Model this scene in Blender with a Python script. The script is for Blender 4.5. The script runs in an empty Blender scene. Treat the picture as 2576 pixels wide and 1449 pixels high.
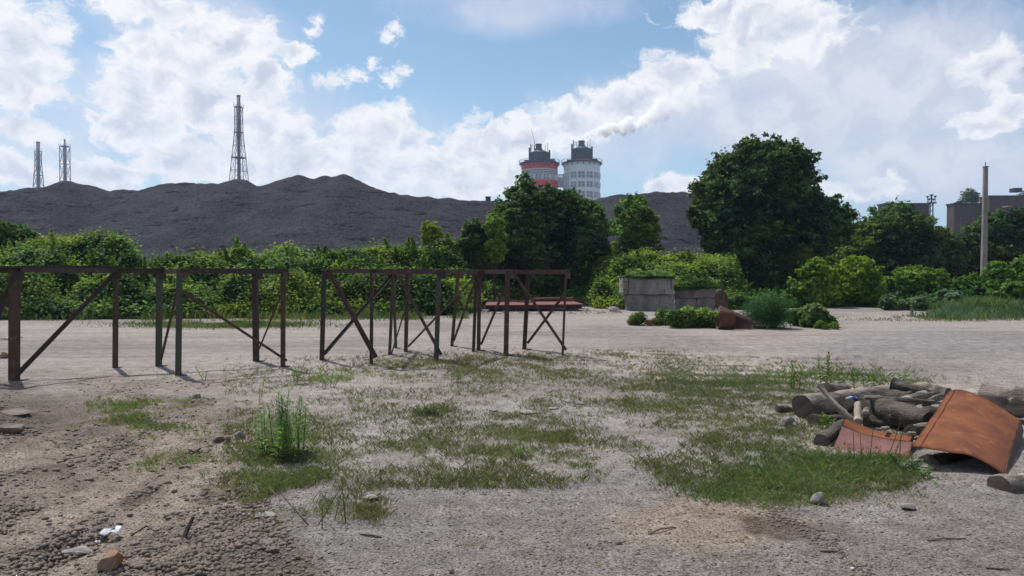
import bpy, math, random
import numpy as np
from mathutils import Vector
random.seed(7); rng = np.random.default_rng(7)
scene = bpy.context.scene
R = math.radians
# ------------------------------------------------------------------ camera, sun, sky, exposure
FPX, CU, CV, HZ, EYE = 1860.0, 1288.0, 724.5, 692.0, 1.6     # focal length and horizon in units of a 2576 px wide picture
PITCH = math.atan((CV - HZ) / FPX)
cam_d = bpy.data.cameras.new('camera'); cam = bpy.data.objects.new('camera', cam_d)
scene.collection.objects.link(cam); scene.camera = cam
cam.location = (0, 0, EYE); cam.rotation_euler = (math.pi / 2 - PITCH, 0, 0)
cam_d.sensor_width = 36; cam_d.lens = 36 * FPX / 2576; cam_d.clip_start = .05; cam_d.clip_end = 6000
SUN_AZ, SUN_EL = R(-35), R(56)                                # azimuth from +Y towards +X
SUN = Vector((math.sin(SUN_AZ) * math.cos(SUN_EL), math.cos(SUN_AZ) * math.cos(SUN_EL), math.sin(SUN_EL)))
sd = bpy.data.lights.new('sun', 'SUN'); sd.energy = 5.0; sd.angle = R(.53); sd.color = (1, .955, .89)
so = bpy.data.objects.new('sun', sd); scene.collection.objects.link(so); so.rotation_euler = SUN.to_track_quat('Z', 'Y').to_euler()
scene.view_settings.view_transform = 'Standard'; scene.view_settings.look = 'None'
scene.view_settings.exposure = 0.0; scene.view_settings.gamma = 1
scene.render.engine = 'CYCLES'
cy = scene.cycles
cy.max_bounces = 6; cy.diffuse_bounces = 3; cy.glossy_bounces = 2; cy.transmission_bounces = 4; cy.transparent_max_bounces = 16; cy.volume_bounces = 8
cy.use_denoising = True
try: cy.denoiser = 'OPENIMAGEDENOISE'; cy.denoising_input_passes = 'RGB_ALBEDO_NORMAL'
except Exception: pass

class NT:
    """small helper to write node trees"""
    def __init__(s, tree): s.t = tree; s.n = tree.nodes; s.l = tree.links
    def put(s, node, key, val):
        if val is None: return
        sock = node.inputs[key]
        if hasattr(val, 'is_output'): s.l.new(val, sock)
        else: sock.default_value = val
    def m(s, op, a, b=None, c=None, clamp=False):
        n = s.n.new('ShaderNodeMath'); n.operation = op; n.use_clamp = clamp
        s.put(n, 0, a); s.put(n, 1, b); s.put(n, 2, c); return n.outputs[0]
    def v(s, op, a, b=None):
        n = s.n.new('ShaderNodeVectorMath'); n.operation = op
        s.put(n, 0, a); s.put(n, 1, b); return n.outputs['Value' if op in ('LENGTH', 'DOT_PRODUCT') else 'Vector']
    def comb(s, x, y, z=0.0):
        n = s.n.new('ShaderNodeCombineXYZ'); s.put(n, 0, x); s.put(n, 1, y); s.put(n, 2, z); return n.outputs[0]
    def noise(s, vec, scale, detail=4, rough=.5, dist=0.0, col=False):
        n = s.n.new('ShaderNodeTexNoise'); s.put(n, 'Vector', vec); s.put(n, 'Scale', scale)
        s.put(n, 'Detail', detail); s.put(n, 'Roughness', rough); s.put(n, 'Distortion', dist)
        return n.outputs['Color' if col else 'Fac']
    def voro(s, vec, scale, out='Distance', feature='F1', rnd=1.0):
        n = s.n.new('ShaderNodeTexVoronoi'); n.feature = feature; s.put(n, 'Vector', vec); s.put(n, 'Scale', scale); s.put(n, 'Randomness', rnd)
        return n.outputs[out]
    def ss(s, x, lo, hi, a=0.0, b=1.0):
        n = s.n.new('ShaderNodeMapRange'); n.interpolation_type = 'SMOOTHSTEP'
        s.put(n, 'Value', x); s.put(n, 'From Min', lo); s.put(n, 'From Max', hi); s.put(n, 'To Min', a); s.put(n, 'To Max', b)
        return n.outputs[0]
    def mix(s, f, a, b, mode='MIX'):
        n = s.n.new('ShaderNodeMix'); n.data_type = 'RGBA'; n.blend_type = mode
        s.put(n, 0, f)
        for k, x in ((6, a), (7, b)):
            if not hasattr(x, 'is_output'): x = tuple(x) + ((1,) if len(x) == 3 else ())
            s.put(n, k, x)
        return n.outputs[2]
    def hsv(s, c, h=.5, sa=1.0, va=1.0):
        n = s.n.new('ShaderNodeHueSaturation'); s.put(n, 'Hue', h); s.put(n, 'Saturation', sa); s.put(n, 'Value', va); s.put(n, 'Color', c); return n.outputs[0]

def px_dir(u, v):
    d = np.array([(u - CU) / FPX, 1.0, -(v - CV) / FPX])
    c, s_ = math.cos(PITCH), math.sin(PITCH)
    return np.array([d[0], d[1] * c + d[2] * s_, d[2] * c - d[1] * s_])
def azel(u, v):
    d = px_dir(u, v); d = d / np.linalg.norm(d)
    return math.atan2(d[0], d[1]), math.asin(d[2])

world = bpy.data.worlds.new('World'); scene.world = world; world.use_nodes = True
w = NT(world.node_tree); w.n.clear()
tc = w.n.new('ShaderNodeTexCoord').outputs['Generated']
sky = w.n.new('ShaderNodeTexSky'); sky.sky_type = 'NISHITA'; sky.sun_disc = False
sky.sun_elevation = SUN_EL; sky.sun_rotation = SUN_AZ; sky.altitude = 100; sky.air_density = 1.0; sky.dust_density = .6; sky.ozone_density = 1.5
sep = w.n.new('ShaderNodeSeparateXYZ'); w.l.new(tc, sep.inputs[0])
az = w.m('ARCTAN2', sep.outputs[0], sep.outputs[1]); el = w.m('ARCSINE', sep.outputs[2])
P2 = w.comb(az, el)
warp = w.v('MULTIPLY', w.v('SUBTRACT', w.noise(P2, 11.0, 8, .62, col=True), (.5, .5, .5)), (.10, .075, 0))
PW = w.v('ADD', P2, warp)
def blobs(lst, vec):
    m = None
    for (u, v, ru, rv) in lst:
        a, e = azel(u, v); k = math.cos(a) ** 1.2
        q = w.v('MULTIPLY', w.v('SUBTRACT', vec, (a, e, 0)), (FPX / ru / k, FPX / rv / k, 0))
        q = w.v('LENGTH', q)
        m = q if m is None else w.m('MINIMUM', m, q)
    return w.m('SUBTRACT', 1.0, m)
CUM = [(40,110,140,120),(10,240,120,80),(90,190,80,70),(60,345,90,45),(228,300,42,22),(400,5,210,48),
 (430,140,170,95),(590,105,120,75),(320,215,90,110),(370,300,150,90),(520,260,170,110),(740,155,60,32),(640,330,130,120),(660,200,80,60),
 (270,430,110,60),(60,450,120,50),(450,400,130,70),(590,430,130,60),(740,330,80,70),(790,410,150,90),(950,310,105,66),(1030,345,60,60),
 (930,420,200,85),(1100,430,160,85),(1210,380,120,80),(1180,470,200,50),(1330,350,110,60),
 
 (1440,300,120,60),(1580,250,130,60),(1700,200,110,80),(1290,420,60,80),
 (1880,90,120,100),(1960,60,190,100),(1830,20,160,60),(2500,150,100,62),(2530,260,90,40),
 (2160,480,130,34),(1700,470,100,28),(2480,300,90,36)]
VEIL = [(1300,20,330,70),(2150,250,560,300),(1650,300,330,150),(2450,430,330,110),(600,330,650,190),(1000,430,600,110),(120,420,240,110),(500,60,300,110),(1450,380,200,80)]
cum = blobs(CUM, PW); veil = blobs(VEIL, P2)
small = blobs([(978,92,34,34),(992,72,32,32),(985,196,42,34),(1010,178,38,30),(830,203,74,28),(890,190,58,28),(940,162,26,26),(800,55,28,28),(785,82,28,20)], P2)
V2 = [(2180,190,470,200),(1730,250,170,120),(2280,420,330,110),(1930,330,260,110),(1600,230,190,60),(1350,330,130,60)]
veil2 = blobs(V2, PW)
PS = w.v('MULTIPLY', PW, (1, 1.25, 1))
n1 = w.noise(PS, 30.0, 10, .60)
r1 = w.noise(PS, 20.0, 6, .55); r2_ = w.noise(w.v('ADD', PS, (-.009, .016, 0)), 20.0, 6, .55)
# elsewhere in the sky: loose cumulus, so the rest of the dome is as cloudy as the part in view
n0 = w.noise(tc, 3.2, 4, .55)
out_v = w.ss(w.m('ABSOLUTE', az), .66, .85)
far_c = w.m('MULTIPLY', w.m('MULTIPLY', w.m('SUBTRACT', n0, .5), 3.0), w.m('MAXIMUM', out_v, w.ss(el, .42, .6)))
cumX = w.m('MAXIMUM', w.m('MAXIMUM', cum, -1.0), w.m('SUBTRACT', far_c, w.m('SUBTRACT', 1.0, w.m('MAXIMUM', out_v, w.ss(el, .42, .6)))))
D = w.m('ADD', cumX, w.m('MULTIPLY', w.m('SUBTRACT', n1, .5), 2.0))
alpha = w.ss(D, -.12, .36)
nv = w.noise(PW, 6.0, 6, .6)
va = w.m('MULTIPLY', w.ss(w.m('ADD', veil, w.m('MULTIPLY', w.m('SUBTRACT', nv, .5), 1.6)), -.15, .75), .62)
sm_a = w.m('MULTIPLY', w.ss(w.m('ADD', small, w.m('MULTIPLY', w.m('SUBTRACT', w.noise(PS, 75.0, 7, .62), .56), 2.6)), -.05, .75), .95)
vb = w.m('MULTIPLY', w.ss(w.m('ADD', veil2, w.m('MULTIPLY', w.m('SUBTRACT', nv, .5), 1.5)), -.05, .65), .88)
relief = w.m('MULTIPLY', w.m('SUBTRACT', r2_, r1), 2.3)
thick = w.m('ADD', w.ss(D, .15, 1.25, .02, .85), relief, clamp=True)
ccol = w.mix(thick, (.97, .965, .985), (.60, .65, .77))
vcol = w.mix(w.ss(nv, .35, .65), (.60, .66, .80), (.80, .82, .90))
skyc = w.v('MULTIPLY', sky.outputs[0], (.094, .109, .109))
# horizon air is paler
skyc = w.mix(w.ss(el, .0, .32, .5, 0), skyc, (.46, .68, .88))
c1 = w.mix(vb, w.mix(va, skyc, vcol), w.mix(w.ss(r1, .35, .65), (.62, .66, .79), (.80, .81, .89))); c2 = w.mix(w.m('MAXIMUM', alpha, w.m('MULTIPLY', sm_a, w.ss(small, -.4, .0))), c1, ccol)
bg = w.n.new('ShaderNodeBackground'); w.l.new(c2, bg.inputs[0]); bg.inputs[1].default_value = 1.0
wo = w.n.new('ShaderNodeOutputWorld'); w.l.new(bg.outputs[0], wo.inputs[0])
world.cycles.sampling_method = 'MANUAL'; world.cycles.sample_map_resolution = 512

# ------------------------------------------------------------------ helpers
def G(u, v, z=0.0):
    d = px_dir(u, v); t = (z - EYE) / d[2]; return np.array([d[0] * t, d[1] * t, z])
def P(u, v, y):
    d = px_dir(u, v); t = y / d[1]; return np.array([d[0] * t, y, EYE + d[2] * t])
def proj(x, y, z):
    c, s_ = math.cos(PITCH), math.sin(PITCH); z = z - EYE
    f = y * c - z * s_; up = z * c + y * s_
    return CU + FPX * x / f, CV - FPX * up / f
_lat = rng.random((256, 256))
def vnoise(x, y):
    xi = np.floor(x).astype(int); yi = np.floor(y).astype(int); fx = x - xi; fy = y - yi
    fx = fx * fx * (3 - 2 * fx); fy = fy * fy * (3 - 2 * fy)
    a = _lat[xi & 255, yi & 255]; b = _lat[(xi + 1) & 255, yi & 255]; c = _lat[xi & 255, (yi + 1) & 255]; d = _lat[(xi + 1) & 255, (yi + 1) & 255]
    return (a * (1 - fx) + b * fx) * (1 - fy) + (c * (1 - fx) + d * fx) * fy
def fbm(x, y, o=4, g=.5):
    s_, a, t = 0, 1, 0
    for i in range(o): s_ = s_ + a * vnoise(x * 2 ** i + 17.3 * i, y * 2 ** i + 9.1 * i); t += a; a *= g
    return s_ / t
def sstep(a, b, x):
    t = np.clip((x - a) / (b - a), 0, 1); return t * t * (3 - 2 * t)
COL = scene.collection
def tag(o, label=None, cat=None, group=None, kind=None):
    if label: o['label'] = label
    if cat: o['category'] = cat
    if group: o['group'] = group
    if kind: o['kind'] = kind
    return o
def empty(name, loc):
    o = bpy.data.objects.new(name, None); COL.objects.link(o); o.location = tuple(loc); o.empty_display_size = .2; return o
def wloc(o):
    v = Vector((0, 0, 0))
    while o is not None: v += o.location; o = o.parent
    return np.array(v)
def mk(name, V, F, mat, parent=None, loc=None, smooth=False, cols=None):
    """verts V (n,3) in world coordinates; F list of faces or int array (m,k); ONE mesh object"""
    V = np.asarray(V, dtype=np.float64)
    if parent is not None: off = wloc(parent); lo = np.zeros(3) if loc is None else np.asarray(loc, float) - off; off = off + lo
    else: lo = np.array(loc if loc is not None else (0, 0, 0), float); off = lo
    V = V - off
    me = bpy.data.meshes.new(name)
    if isinstance(F, np.ndarray):
        k = F.shape[1]; me.vertices.add(len(V)); me.vertices.foreach_set('co', V.astype(np.float32).ravel())
        me.loops.add(F.size); me.loops.foreach_set('vertex_index', F.astype(np.int32).ravel())
        me.polygons.add(len(F)); me.polygons.foreach_set('loop_start', np.arange(0, F.size, k, dtype=np.int32))
        me.polygons.foreach_set('loop_total', np.full(len(F), k, dtype=np.int32)); me.update(calc_edges=True)
    else:
        me.from_pydata([tuple(p) for p in V], [], F); me.update()
    if smooth: me.polygons.foreach_set('use_smooth', np.ones(len(me.polygons), dtype=bool))
    if cols is not None:
        a = me.color_attributes.new('tint', 'FLOAT_COLOR', 'POINT'); c = np.ones((len(V), 4), np.float32); c[:, :cols.shape[1]] = cols
        a.data.foreach_set('color', c.ravel())
    me.materials.append(mat)
    o = bpy.data.objects.new(name, me); COL.objects.link(o); o.location = tuple(lo)
    if parent is not None: o.parent = parent
    return o
class MB:
    """collects simple solids into ONE mesh"""
    def __init__(s): s.V = []; s.F = []
    def add(s, V, F):
        b = len(s.V); s.V += [tuple(p) for p in V]; s.F += [tuple(i + b for i in f) for f in F]
    def box(s, c, size, rz=0.0, jit=0.0):
        c = np.array(c, float); h = np.array(size, float) / 2; ca, sa = math.cos(rz), math.sin(rz); V = []
        for z in (-1, 1):
            for x, y in ((-1, -1), (1, -1), (1, 1), (-1, 1)):
                px, py = x * h[0], y * h[1]; V.append(c + [px * ca - py * sa, px * sa + py * ca, z * h[2]] + rng.normal(0, 1, 3) * jit)
        s.add(V, [(3, 2, 1, 0), (4, 5, 6, 7), (0, 1, 5, 4), (1, 2, 6, 5), (2, 3, 7, 6), (3, 0, 4, 7)])
    def sweep(s, a, b, prof, up=(0, 0, 1), roll=0.0, prof2=None):
        a = np.array(a, float); b = np.array(b, float); d = b - a; d /= np.linalg.norm(d)
        up = np.array(up, float)
        if abs(d @ up) > .95: up = np.array([0, 1, 0.])
        x = np.cross(d, up); x /= np.linalg.norm(x); y = np.cross(x, d); n = len(prof)
        cr, sr = math.cos(roll), math.sin(roll); X = x * cr + y * sr; Y = y * cr - x * sr
        V = [a + X * p[0] + Y * p[1] for p in prof] + [b + X * p[0] + Y * p[1] for p in (prof2 or prof)]
        F = [(i, (i + 1) % n, n + (i + 1) % n, n + i) for i in range(n)]
        s.add(V, F); s.F.append(tuple(len(s.V) - 2 * n + i for i in reversed(range(n)))); s.F.append(tuple(len(s.V) - n + i for i in range(n)))
    def bar(s, a, b, w_, h_=None, roll=0.0):
        h_ = h_ or w_; s.sweep(a, b, [(-w_ / 2, -h_ / 2), (w_ / 2, -h_ / 2), (w_ / 2, h_ / 2), (-w_ / 2, h_ / 2)], roll=roll)
    def angle(s, a, b, w_, t=.007, roll=0.0):
        s.sweep(a, b, [(0, 0), (w_, 0), (w_, t), (t, t), (t, w_), (0, w_)], roll=roll)
    def cyl(s, a, b, r, r2=None, n=12):
        r2 = r if r2 is None else r2
        pr = lambda q: [(q * math.cos(2 * math.pi * i / n), q * math.sin(2 * math.pi * i / n)) for i in range(n)]
        s.sweep(a, b, pr(r), prof2=pr(r2))
    def build(s, name, mat, parent=None, loc=None, smooth=False): return mk(name, s.V, s.F, mat, parent, loc, smooth)
def tube(path, radii, n=10, lump=0.0, seed=0, cap=True, squash=1.0):
    path = np.array(path, float); radii = np.array(radii, float); N = len(path); V = []; r_ = np.random.default_rng(seed)
    ph = r_.random(4) * 6.28
    d0 = path[-1] - path[0]; up = np.array([0, 0, 1.]) if abs(d0[2]) < .8 * np.linalg.norm(d0) else np.array([0, 1., 0])
    for i in range(N):
        d = path[min(i + 1, N - 1)] - path[max(i - 1, 0)]; d /= np.linalg.norm(d)
        x = np.cross(d, up); x /= np.linalg.norm(x); y = np.cross(x, d)
        for k in range(n):
            a = 2 * math.pi * k / n
            rr = radii[i] * (1 + lump * (.5 * math.sin(2 * a + ph[0] + i * .15) + .35 * math.sin(3 * a + ph[1] - i * .2) + .35 * math.sin(5 * a + ph[2] + .3 * i) + .5 * (r_.random() - .5)))
            V.append(path[i] + x * rr * math.cos(a) + y * rr * math.sin(a) * squash)
    F = [(i * n + k, i * n + (k + 1) % n, (i + 1) * n + (k + 1) % n, (i + 1) * n + k) for i in range(N - 1) for k in range(n)]
    return V, F

# ------------------------------------------------------------------ materials
def mat(name, rough=.8, spec=.3):
    m = bpy.data.materials.new(name); m.use_nodes = True; t = NT(m.node_tree)
    b = m.node_tree.nodes['Principled BSDF']; b.inputs['Roughness'].default_value = rough; b.inputs['Specular IOR Level'].default_value = spec
    return m, t, b
def two_tone(name, a, b_, scale=3.0, rough=.8, spec=.3, bump=.3, bscale=40., detail=6, stretch=(1, 1, 1), c3=None, lo=.38, hi=.62, metal=0.0, bdist=.01):
    m, t, b = mat(name, rough, spec)
    co = t.v('MULTIPLY', t.n.new('ShaderNodeTexCoord').outputs['Object'], stretch)
    c = t.mix(t.ss(t.noise(co, scale, detail, .6), lo, hi), a, b_)
    if c3: c = t.mix(t.ss(t.noise(t.v('ADD', co, (7, 3, 5)), scale * 2.3, detail, .65), .55, .68), c, c3)
    g = t.noise(co, bscale, 4, .6); c = t.mix(1.0, c, t.mix(g, (.72, .72, .72), (1.28, 1.28, 1.28)), 'MULTIPLY')
    t.put(b, 'Base Color', c); t.put(b, 'Metallic', metal)
    bp = t.n.new('ShaderNodeBump'); bp.inputs['Strength'].default_value = bump; bp.inputs['Distance'].default_value = bdist
    t.put(bp, 'Height', g); t.l.new(bp.outputs[0], b.inputs['Normal'])
    return m
def leaf_mat(name, trans=.35, sat=1.0):
    m, t, b = mat(name, .65, .10)
    at = t.n.new('ShaderNodeAttribute'); at.attribute_name = 'tint'
    t.put(b, 'Base Color', at.outputs['Color'])
    tr = t.n.new('ShaderNodeBsdfTranslucent'); t.put(tr, 'Color', t.mix(1.0, at.outputs['Color'], (1.5, 1.65, .7), 'MULTIPLY'))
    mx = t.n.new('ShaderNodeMixShader'); mx.inputs[0].default_value = trans
    t.l.new(b.outputs[0], mx.inputs[1]); t.l.new(tr.outputs[0], mx.inputs[2]); t.l.new(mx.outputs[0], t.n['Material Output'].inputs[0])
    return m
M = {}
M['leaf'] = leaf_mat('leaf', .35)
M['leaf_dark'] = leaf_mat('leaf_dark', .38)
M['grass'] = leaf_mat('grass_blade', .3)
M['bark'] = two_tone('bark', (.045, .036, .03), (.09, .075, .06), 3, bump=.6, bscale=14, stretch=(4, 4, .6))
M['rust_red'] = two_tone('rusty_red_steel', (.085, .042, .034), (.05, .03, .026), 5, rough=.7, c3=(.19, .10, .07), bscale=45)
M['rust_dark'] = two_tone('dark_rusty_steel', (.05, .032, .03), (.03, .024, .024), 5, rough=.7, c3=(.085, .05, .038), bscale=60)
M['rust_green'] = two_tone('green_painted_rusty_steel', (.045, .062, .052), (.07, .048, .038), 4, rough=.7, c3=(.11, .06, .045), bscale=45, lo=.42, hi=.6)
M['rust_pale'] = two_tone('pale_scuffed_steel', (.10, .07, .055), (.05, .03, .022), 5, rough=.7, c3=(.14, .11, .09), bscale=60)
M['rail_pale'] = two_tone('weathered_brown_steel', (.075, .05, .038), (.045, .028, .022), 4, rough=.7, c3=(.11, .08, .06), bscale=60)
M['sheet_orange'] = two_tone('orange_rust_sheet', (.225, .078, .033), (.135, .048, .026), 3.2, rough=.62, spec=.12, c3=(.27, .11, .05), bscale=35, bump=.12, lo=.3, hi=.7)
M['sheet_pink'] = two_tone('pink_primer_sheet', (.155, .075, .066), (.20, .105, .093), 3, rough=.7, spec=.1, c3=(.19, .075, .045), bscale=30, bump=.1)
M['sheet_flange'] = two_tone('brown_rust_flange', (.10, .04, .025), (.06, .028, .02), 4, rough=.7, bscale=40)
M['wood_grey'] = two_tone('grey_weathered_wood', (.27, .225, .19), (.11, .088, .074), 4, bump=1.0, bscale=26, stretch=(.45, 1.2, 2.4), c3=(.40, .35, .31), bdist=.03)
M['wood_dark'] = two_tone('dark_bark_wood', (.035, .029, .026), (.10, .082, .07), 5, bump=1.0, bscale=26, stretch=(.45, 1.2, 2.4), c3=(.17, .145, .125), bdist=.03)
M['wood_pale'] = two_tone('pale_debarked_wood', (.33, .28, .23), (.22, .18, .145), 6, bump=.5, bscale=30, c3=(.42, .37, .3))
M['cut_dark'] = two_tone('dark_sawn_end', (.05, .042, .037), (.075, .06, .05), 9, bump=.4, bscale=60)
M['cut_tan'] = two_tone('tan_sawn_end', (.12, .09, .07), (.08, .062, .05), 9, bump=.4, bscale=60)
M['concrete'] = two_tone('stained_concrete', (.155, .138, .132), (.25, .225, .213), 1.6, bump=.6, bscale=14, c3=(.11, .10, .105), stretch=(1, 1, .6))
M['concrete_dark'] = two_tone('dark_concrete_gap', (.035, .035, .035), (.05, .05, .05), 3)
M['pole'] = two_tone('pole_concrete', (.19, .175, .165), (.26, .24, .225), 1.2, bump=.3, bscale=12)
M['stone'] = two_tone('grey_stone', (.25, .23, .21), (.16, .145, .135), 6, bump=.6, bscale=25, c3=(.33, .30, .27))
M['stone_white'] = two_tone('chalky_block', (.48, .43, .38), (.36, .31, .27), 4, bump=.5, bscale=20)
M['brick'] = two_tone('broken_brick', (.27, .11, .06), (.22, .16, .12), 5, bump=.6, bscale=30, c3=(.32, .26, .21))
M['clod'] = two_tone('soil_clod', (.12, .095, .08), (.20, .16, .135), 8, bump=.8, bscale=50)
M['plastic_white'] = two_tone('white_plastic_scrap', (.42, .43, .47), (.30, .30, .33), 4, rough=.4, bump=.1)
M['plastic_blue'] = two_tone('blue_plastic', (.02, .10, .42), (.02, .08, .36), 4, rough=.4, bump=.05)
M['red_beam'] = two_tone('red_painted_steel', (.20, .055, .045), (.15, .04, .035), 1.6, rough=.55, spec=.5, c3=(.12, .04, .03), bscale=20, bump=.15)
M['beam_side'] = two_tone('dark_rusty_beam_side', (.05, .022, .018), (.035, .018, .016), 2, bscale=20)
M['junk'] = two_tone('brown_scrap', (.07, .05, .04), (.11, .08, .06), 5)
M['tower_white'] = two_tone('pale_tower_panel', (.66, .70, .76), (.72, .75, .79), .15, rough=.6, bump=.05, bscale=1.5, bdist=.1)
M['tower_beige'] = two_tone('beige_tower_panel', (.50, .48, .46), (.56, .53, .50), .15, rough=.7, bump=.05, bscale=1.5)
M['tower_red'] = two_tone('red_tower_band', (.66, .04, .06), (.58, .035, .055), .2, rough=.6, bump=.05, bscale=1.5)
M['tower_orange'] = two_tone('orange_roof_rim', (.42, .10, .06), (.36, .09, .06), .2, rough=.6, bump=.05, bscale=1.5)
M['tower_dark'] = two_tone('dark_steel_drum', (.028, .032, .048), (.045, .048, .065), .4, rough=.6, bump=.1, bscale=2)
M['glass'] = two_tone('dark_glazing', (.02, .028, .045), (.04, .05, .075), .5, rough=.5, spec=.25, bump=.02, bscale=2)
M['stack_steel'] = two_tone('grey_blue_steel', (.05, .06, .085), (.075, .085, .11), .3, rough=.6, bump=.1, bscale=2)
M['brickwall'] = two_tone('brown_brick_wall', (.075, .045, .042), (.095, .057, .052), .4, bump=.1, bscale=3, c3=(.06, .042, .042))
M['ochre'] = two_tone('ochre_panel', (.33, .20, .09), (.28, .17, .09), .6, bump=.1)
def coal_mat():
    m, t, b = mat('coal', .9, .04)
    co = t.n.new('ShaderNodeTexCoord').outputs['Object']
    g = t.ss(t.noise(co, 2.6, 8, .82), .33, .67); big = t.noise(t.v('MULTIPLY', co, (1, 1, 3.0)), .22, 6, .6)
    c = t.mix(g, (.020, .021, .028), (.078, .076, .093))
    c = t.mix(1.0, c, t.mix(t.ss(big, .35, .65), (.85, .85, .87), (1.15, 1.15, 1.15)), 'MULTIPLY')
    wv = t.noise(t.v('MULTIPLY', co, (.22, .3, 1.5)), 1.0, 8, .75, .5)
    c = t.mix(t.ss(wv, .585, .63, 0, .8), c, (.010, .010, .014))
    t.put(b, 'Base Color', c)
    bp = t.n.new('ShaderNodeBump'); bp.inputs['Strength'].default_value = .9; bp.inputs['Distance'].default_value = .4
    t.put(bp, 'Height', t.m('SUBTRACT', t.noise(co, 1.6, 9, .78), t.ss(wv, .58, .66, 0, 1.0))); t.l.new(bp.outputs[0], b.inputs['Normal'])
    return m
M['coal'] = coal_mat()
def ground_mat(attr=True):
    m, t, b = mat('dusty_soil' if attr else 'dry_soil', .95, .1)
    co = t.n.new('ShaderNodeTexCoord').outputs['Object']
    if attr:
        at = t.n.new('ShaderNodeAttribute'); at.attribute_name = 'tint'; c = at.outputs['Color']
    else: c = t.mix(.5, (.20, .17, .15), (.22, .19, .17))
    s1 = t.noise(co, 60.0, 5, .75); s2 = t.noise(co, 5.0, 7, .65); s3 = t.noise(t.v('MULTIPLY', co, (.35, 2.2, 1)), 1.6, 6, .65)
    c = t.mix(1.0, c, t.mix(t.ss(s1, .36, .64), (.42, .40, .39), (1.45, 1.45, 1.45)), 'MULTIPLY')
    c = t.mix(1.0, c, t.mix(t.ss(s2, .3, .7), (.78, .77, .76), (1.2, 1.2, 1.2)), 'MULTIPLY')
    c = t.mix(1.0, c, t.mix(t.ss(s3, .3, .7), (.92, .915, .91), (1.06, 1.06, 1.06)), 'MULTIPLY')
    vd = t.voro(co, 26.0); vc = t.n.new('ShaderNodeTexVoronoi'); t.put(vc, 'Vector', co); t.put(vc, 'Scale', 26.0)
    sp = t.n.new('ShaderNodeSeparateColor'); t.l.new(vc.outputs['Color'], sp.inputs[0])
    peb = t.m('MULTIPLY', t.ss(vd, .26, .16), t.ss(sp.outputs[0], .80, .82))
    c = t.mix(t.m('MULTIPLY', peb, .8), c, t.mix(sp.outputs[1], (.10, .085, .075), (.42, .38, .34)))
    t.put(b, 'Base Color', c)
    bp = t.n.new('ShaderNodeBump'); bp.inputs['Strength'].default_value = .75; bp.inputs['Distance'].default_value = .022
    t.put(bp, 'Height', t.m('ADD', t.m('ADD', s1, s2), t.m('MULTIPLY', peb, .4))); t.l.new(bp.outputs[0], b.inputs['Normal'])
    return m
M['ground'] = ground_mat(True); M['earth'] = two_tone('bank_soil', (.035, .04, .02), (.05, .05, .028), 1.5, bump=.3)

# ------------------------------------------------------------------ ground
def ell(u, v, cu, cv, ru, rv): return np.sqrt(((u - cu) / ru) ** 2 + ((v - cv) / rv) ** 2)
def ruts(x, y):
    r_ = 0
    for x0, w_ in ((-3.02, .17), (-2.42, .15), (-4.3, .18)):
        r_ = np.maximum(r_, sstep(w_ * 1.35, w_ * .8, np.abs(x - (x0 - (y - 4.5) * .10 + .05 * np.sin(y * 1.3)))))
    return r_ * sstep(3.0, 4.3, y) * sstep(9.0, 7.0, y)
def dirt_mask(x, y):          # loose brown soil at the near left
    u, v = proj(x, y, np.zeros_like(x)); n = fbm(x * 1.3, y * 1.3, 4) - .5
    a = sstep(0, .25, (740 - u - .15 * (v - 1200) * 0 - 900 * sstep(1290, 1200, v) * 0) / 900 + n * .35)
    b = sstep(930, 1040, v + 160 * n)
    edge = 660 + 130 * sstep(1150, 1400, v); a = sstep(-.02, .16, (edge - u) / 900 + n * .35)
    return a * b
def ground_h(x, y):
    x = np.asarray(x, float); y = np.asarray(y, float)
    near = sstep(26, 12, y)
    h = (fbm(x * .35, y * .35, 3) - .5) * .07 * near + (fbm(x * 3, y * 3, 4) - .5) * .022 * sstep(22, 8, y)
    dm = dirt_mask(x, np.maximum(y, .8))
    cl = np.abs(fbm(x * 6.5, y * 6.5, 4, .55) - .5) * 2
    h = h + dm * ((cl) * .026 + (fbm(x * 21, y * 21, 3, .6) - .5) * .022 - .006 + (fbm(x * 1.6, y * 1.6, 3) - .5) * .14)
    # tyre-rut trench at the bottom left: from (0,1400) to (330,1330)
    u, v = proj(x, np.maximum(y, .8), np.zeros_like(x))
    line = 1412 - .20 * u + 14 * np.sin(u / 60.0)
    tr = np.exp(-((v - line) / 22) ** 2) * sstep(480, 250, u)
    bm = np.exp(-((v - line + 50) / 30) ** 2) * sstep(480, 250, u)
    h = h - tr * .05 + bm * .035
    # low heap of sand round the left frame foot
    h = h + .06 * np.exp(-(ell(u, v, 60, 985, 240, 50)) ** 2)
    # dug edge at the far left
    h = h + .10 * np.exp(-(ell(u, v, -40, 1060, 120, 40)) ** 2)
    # soft tracks to the right: shallow ridges along curves
    th = y - 9.5 + .25 * (x - 3)
    h = h + np.where(x > 0, .016 * np.sin(th * 9 + fbm(x * .5, y * .5, 2) * 4), 0) * sstep(8, 10, y) * sstep(24, 15, y) * sstep(1.5, 4, x)
    rt = ruts(x, y); h = h * (1 - .65 * rt) - .022 * rt + rt * .007 * np.sin(y * 34 + 3 * np.abs(x * 6 % 2 - 1))
    return h
def gz(x, y): return float(ground_h(np.array([x]), np.array([y]))[0])
def Gz(u, v):
    p = G(u, v)
    for _ in range(2): p = G(u, v, gz(p[0], p[1]))
    return p
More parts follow.
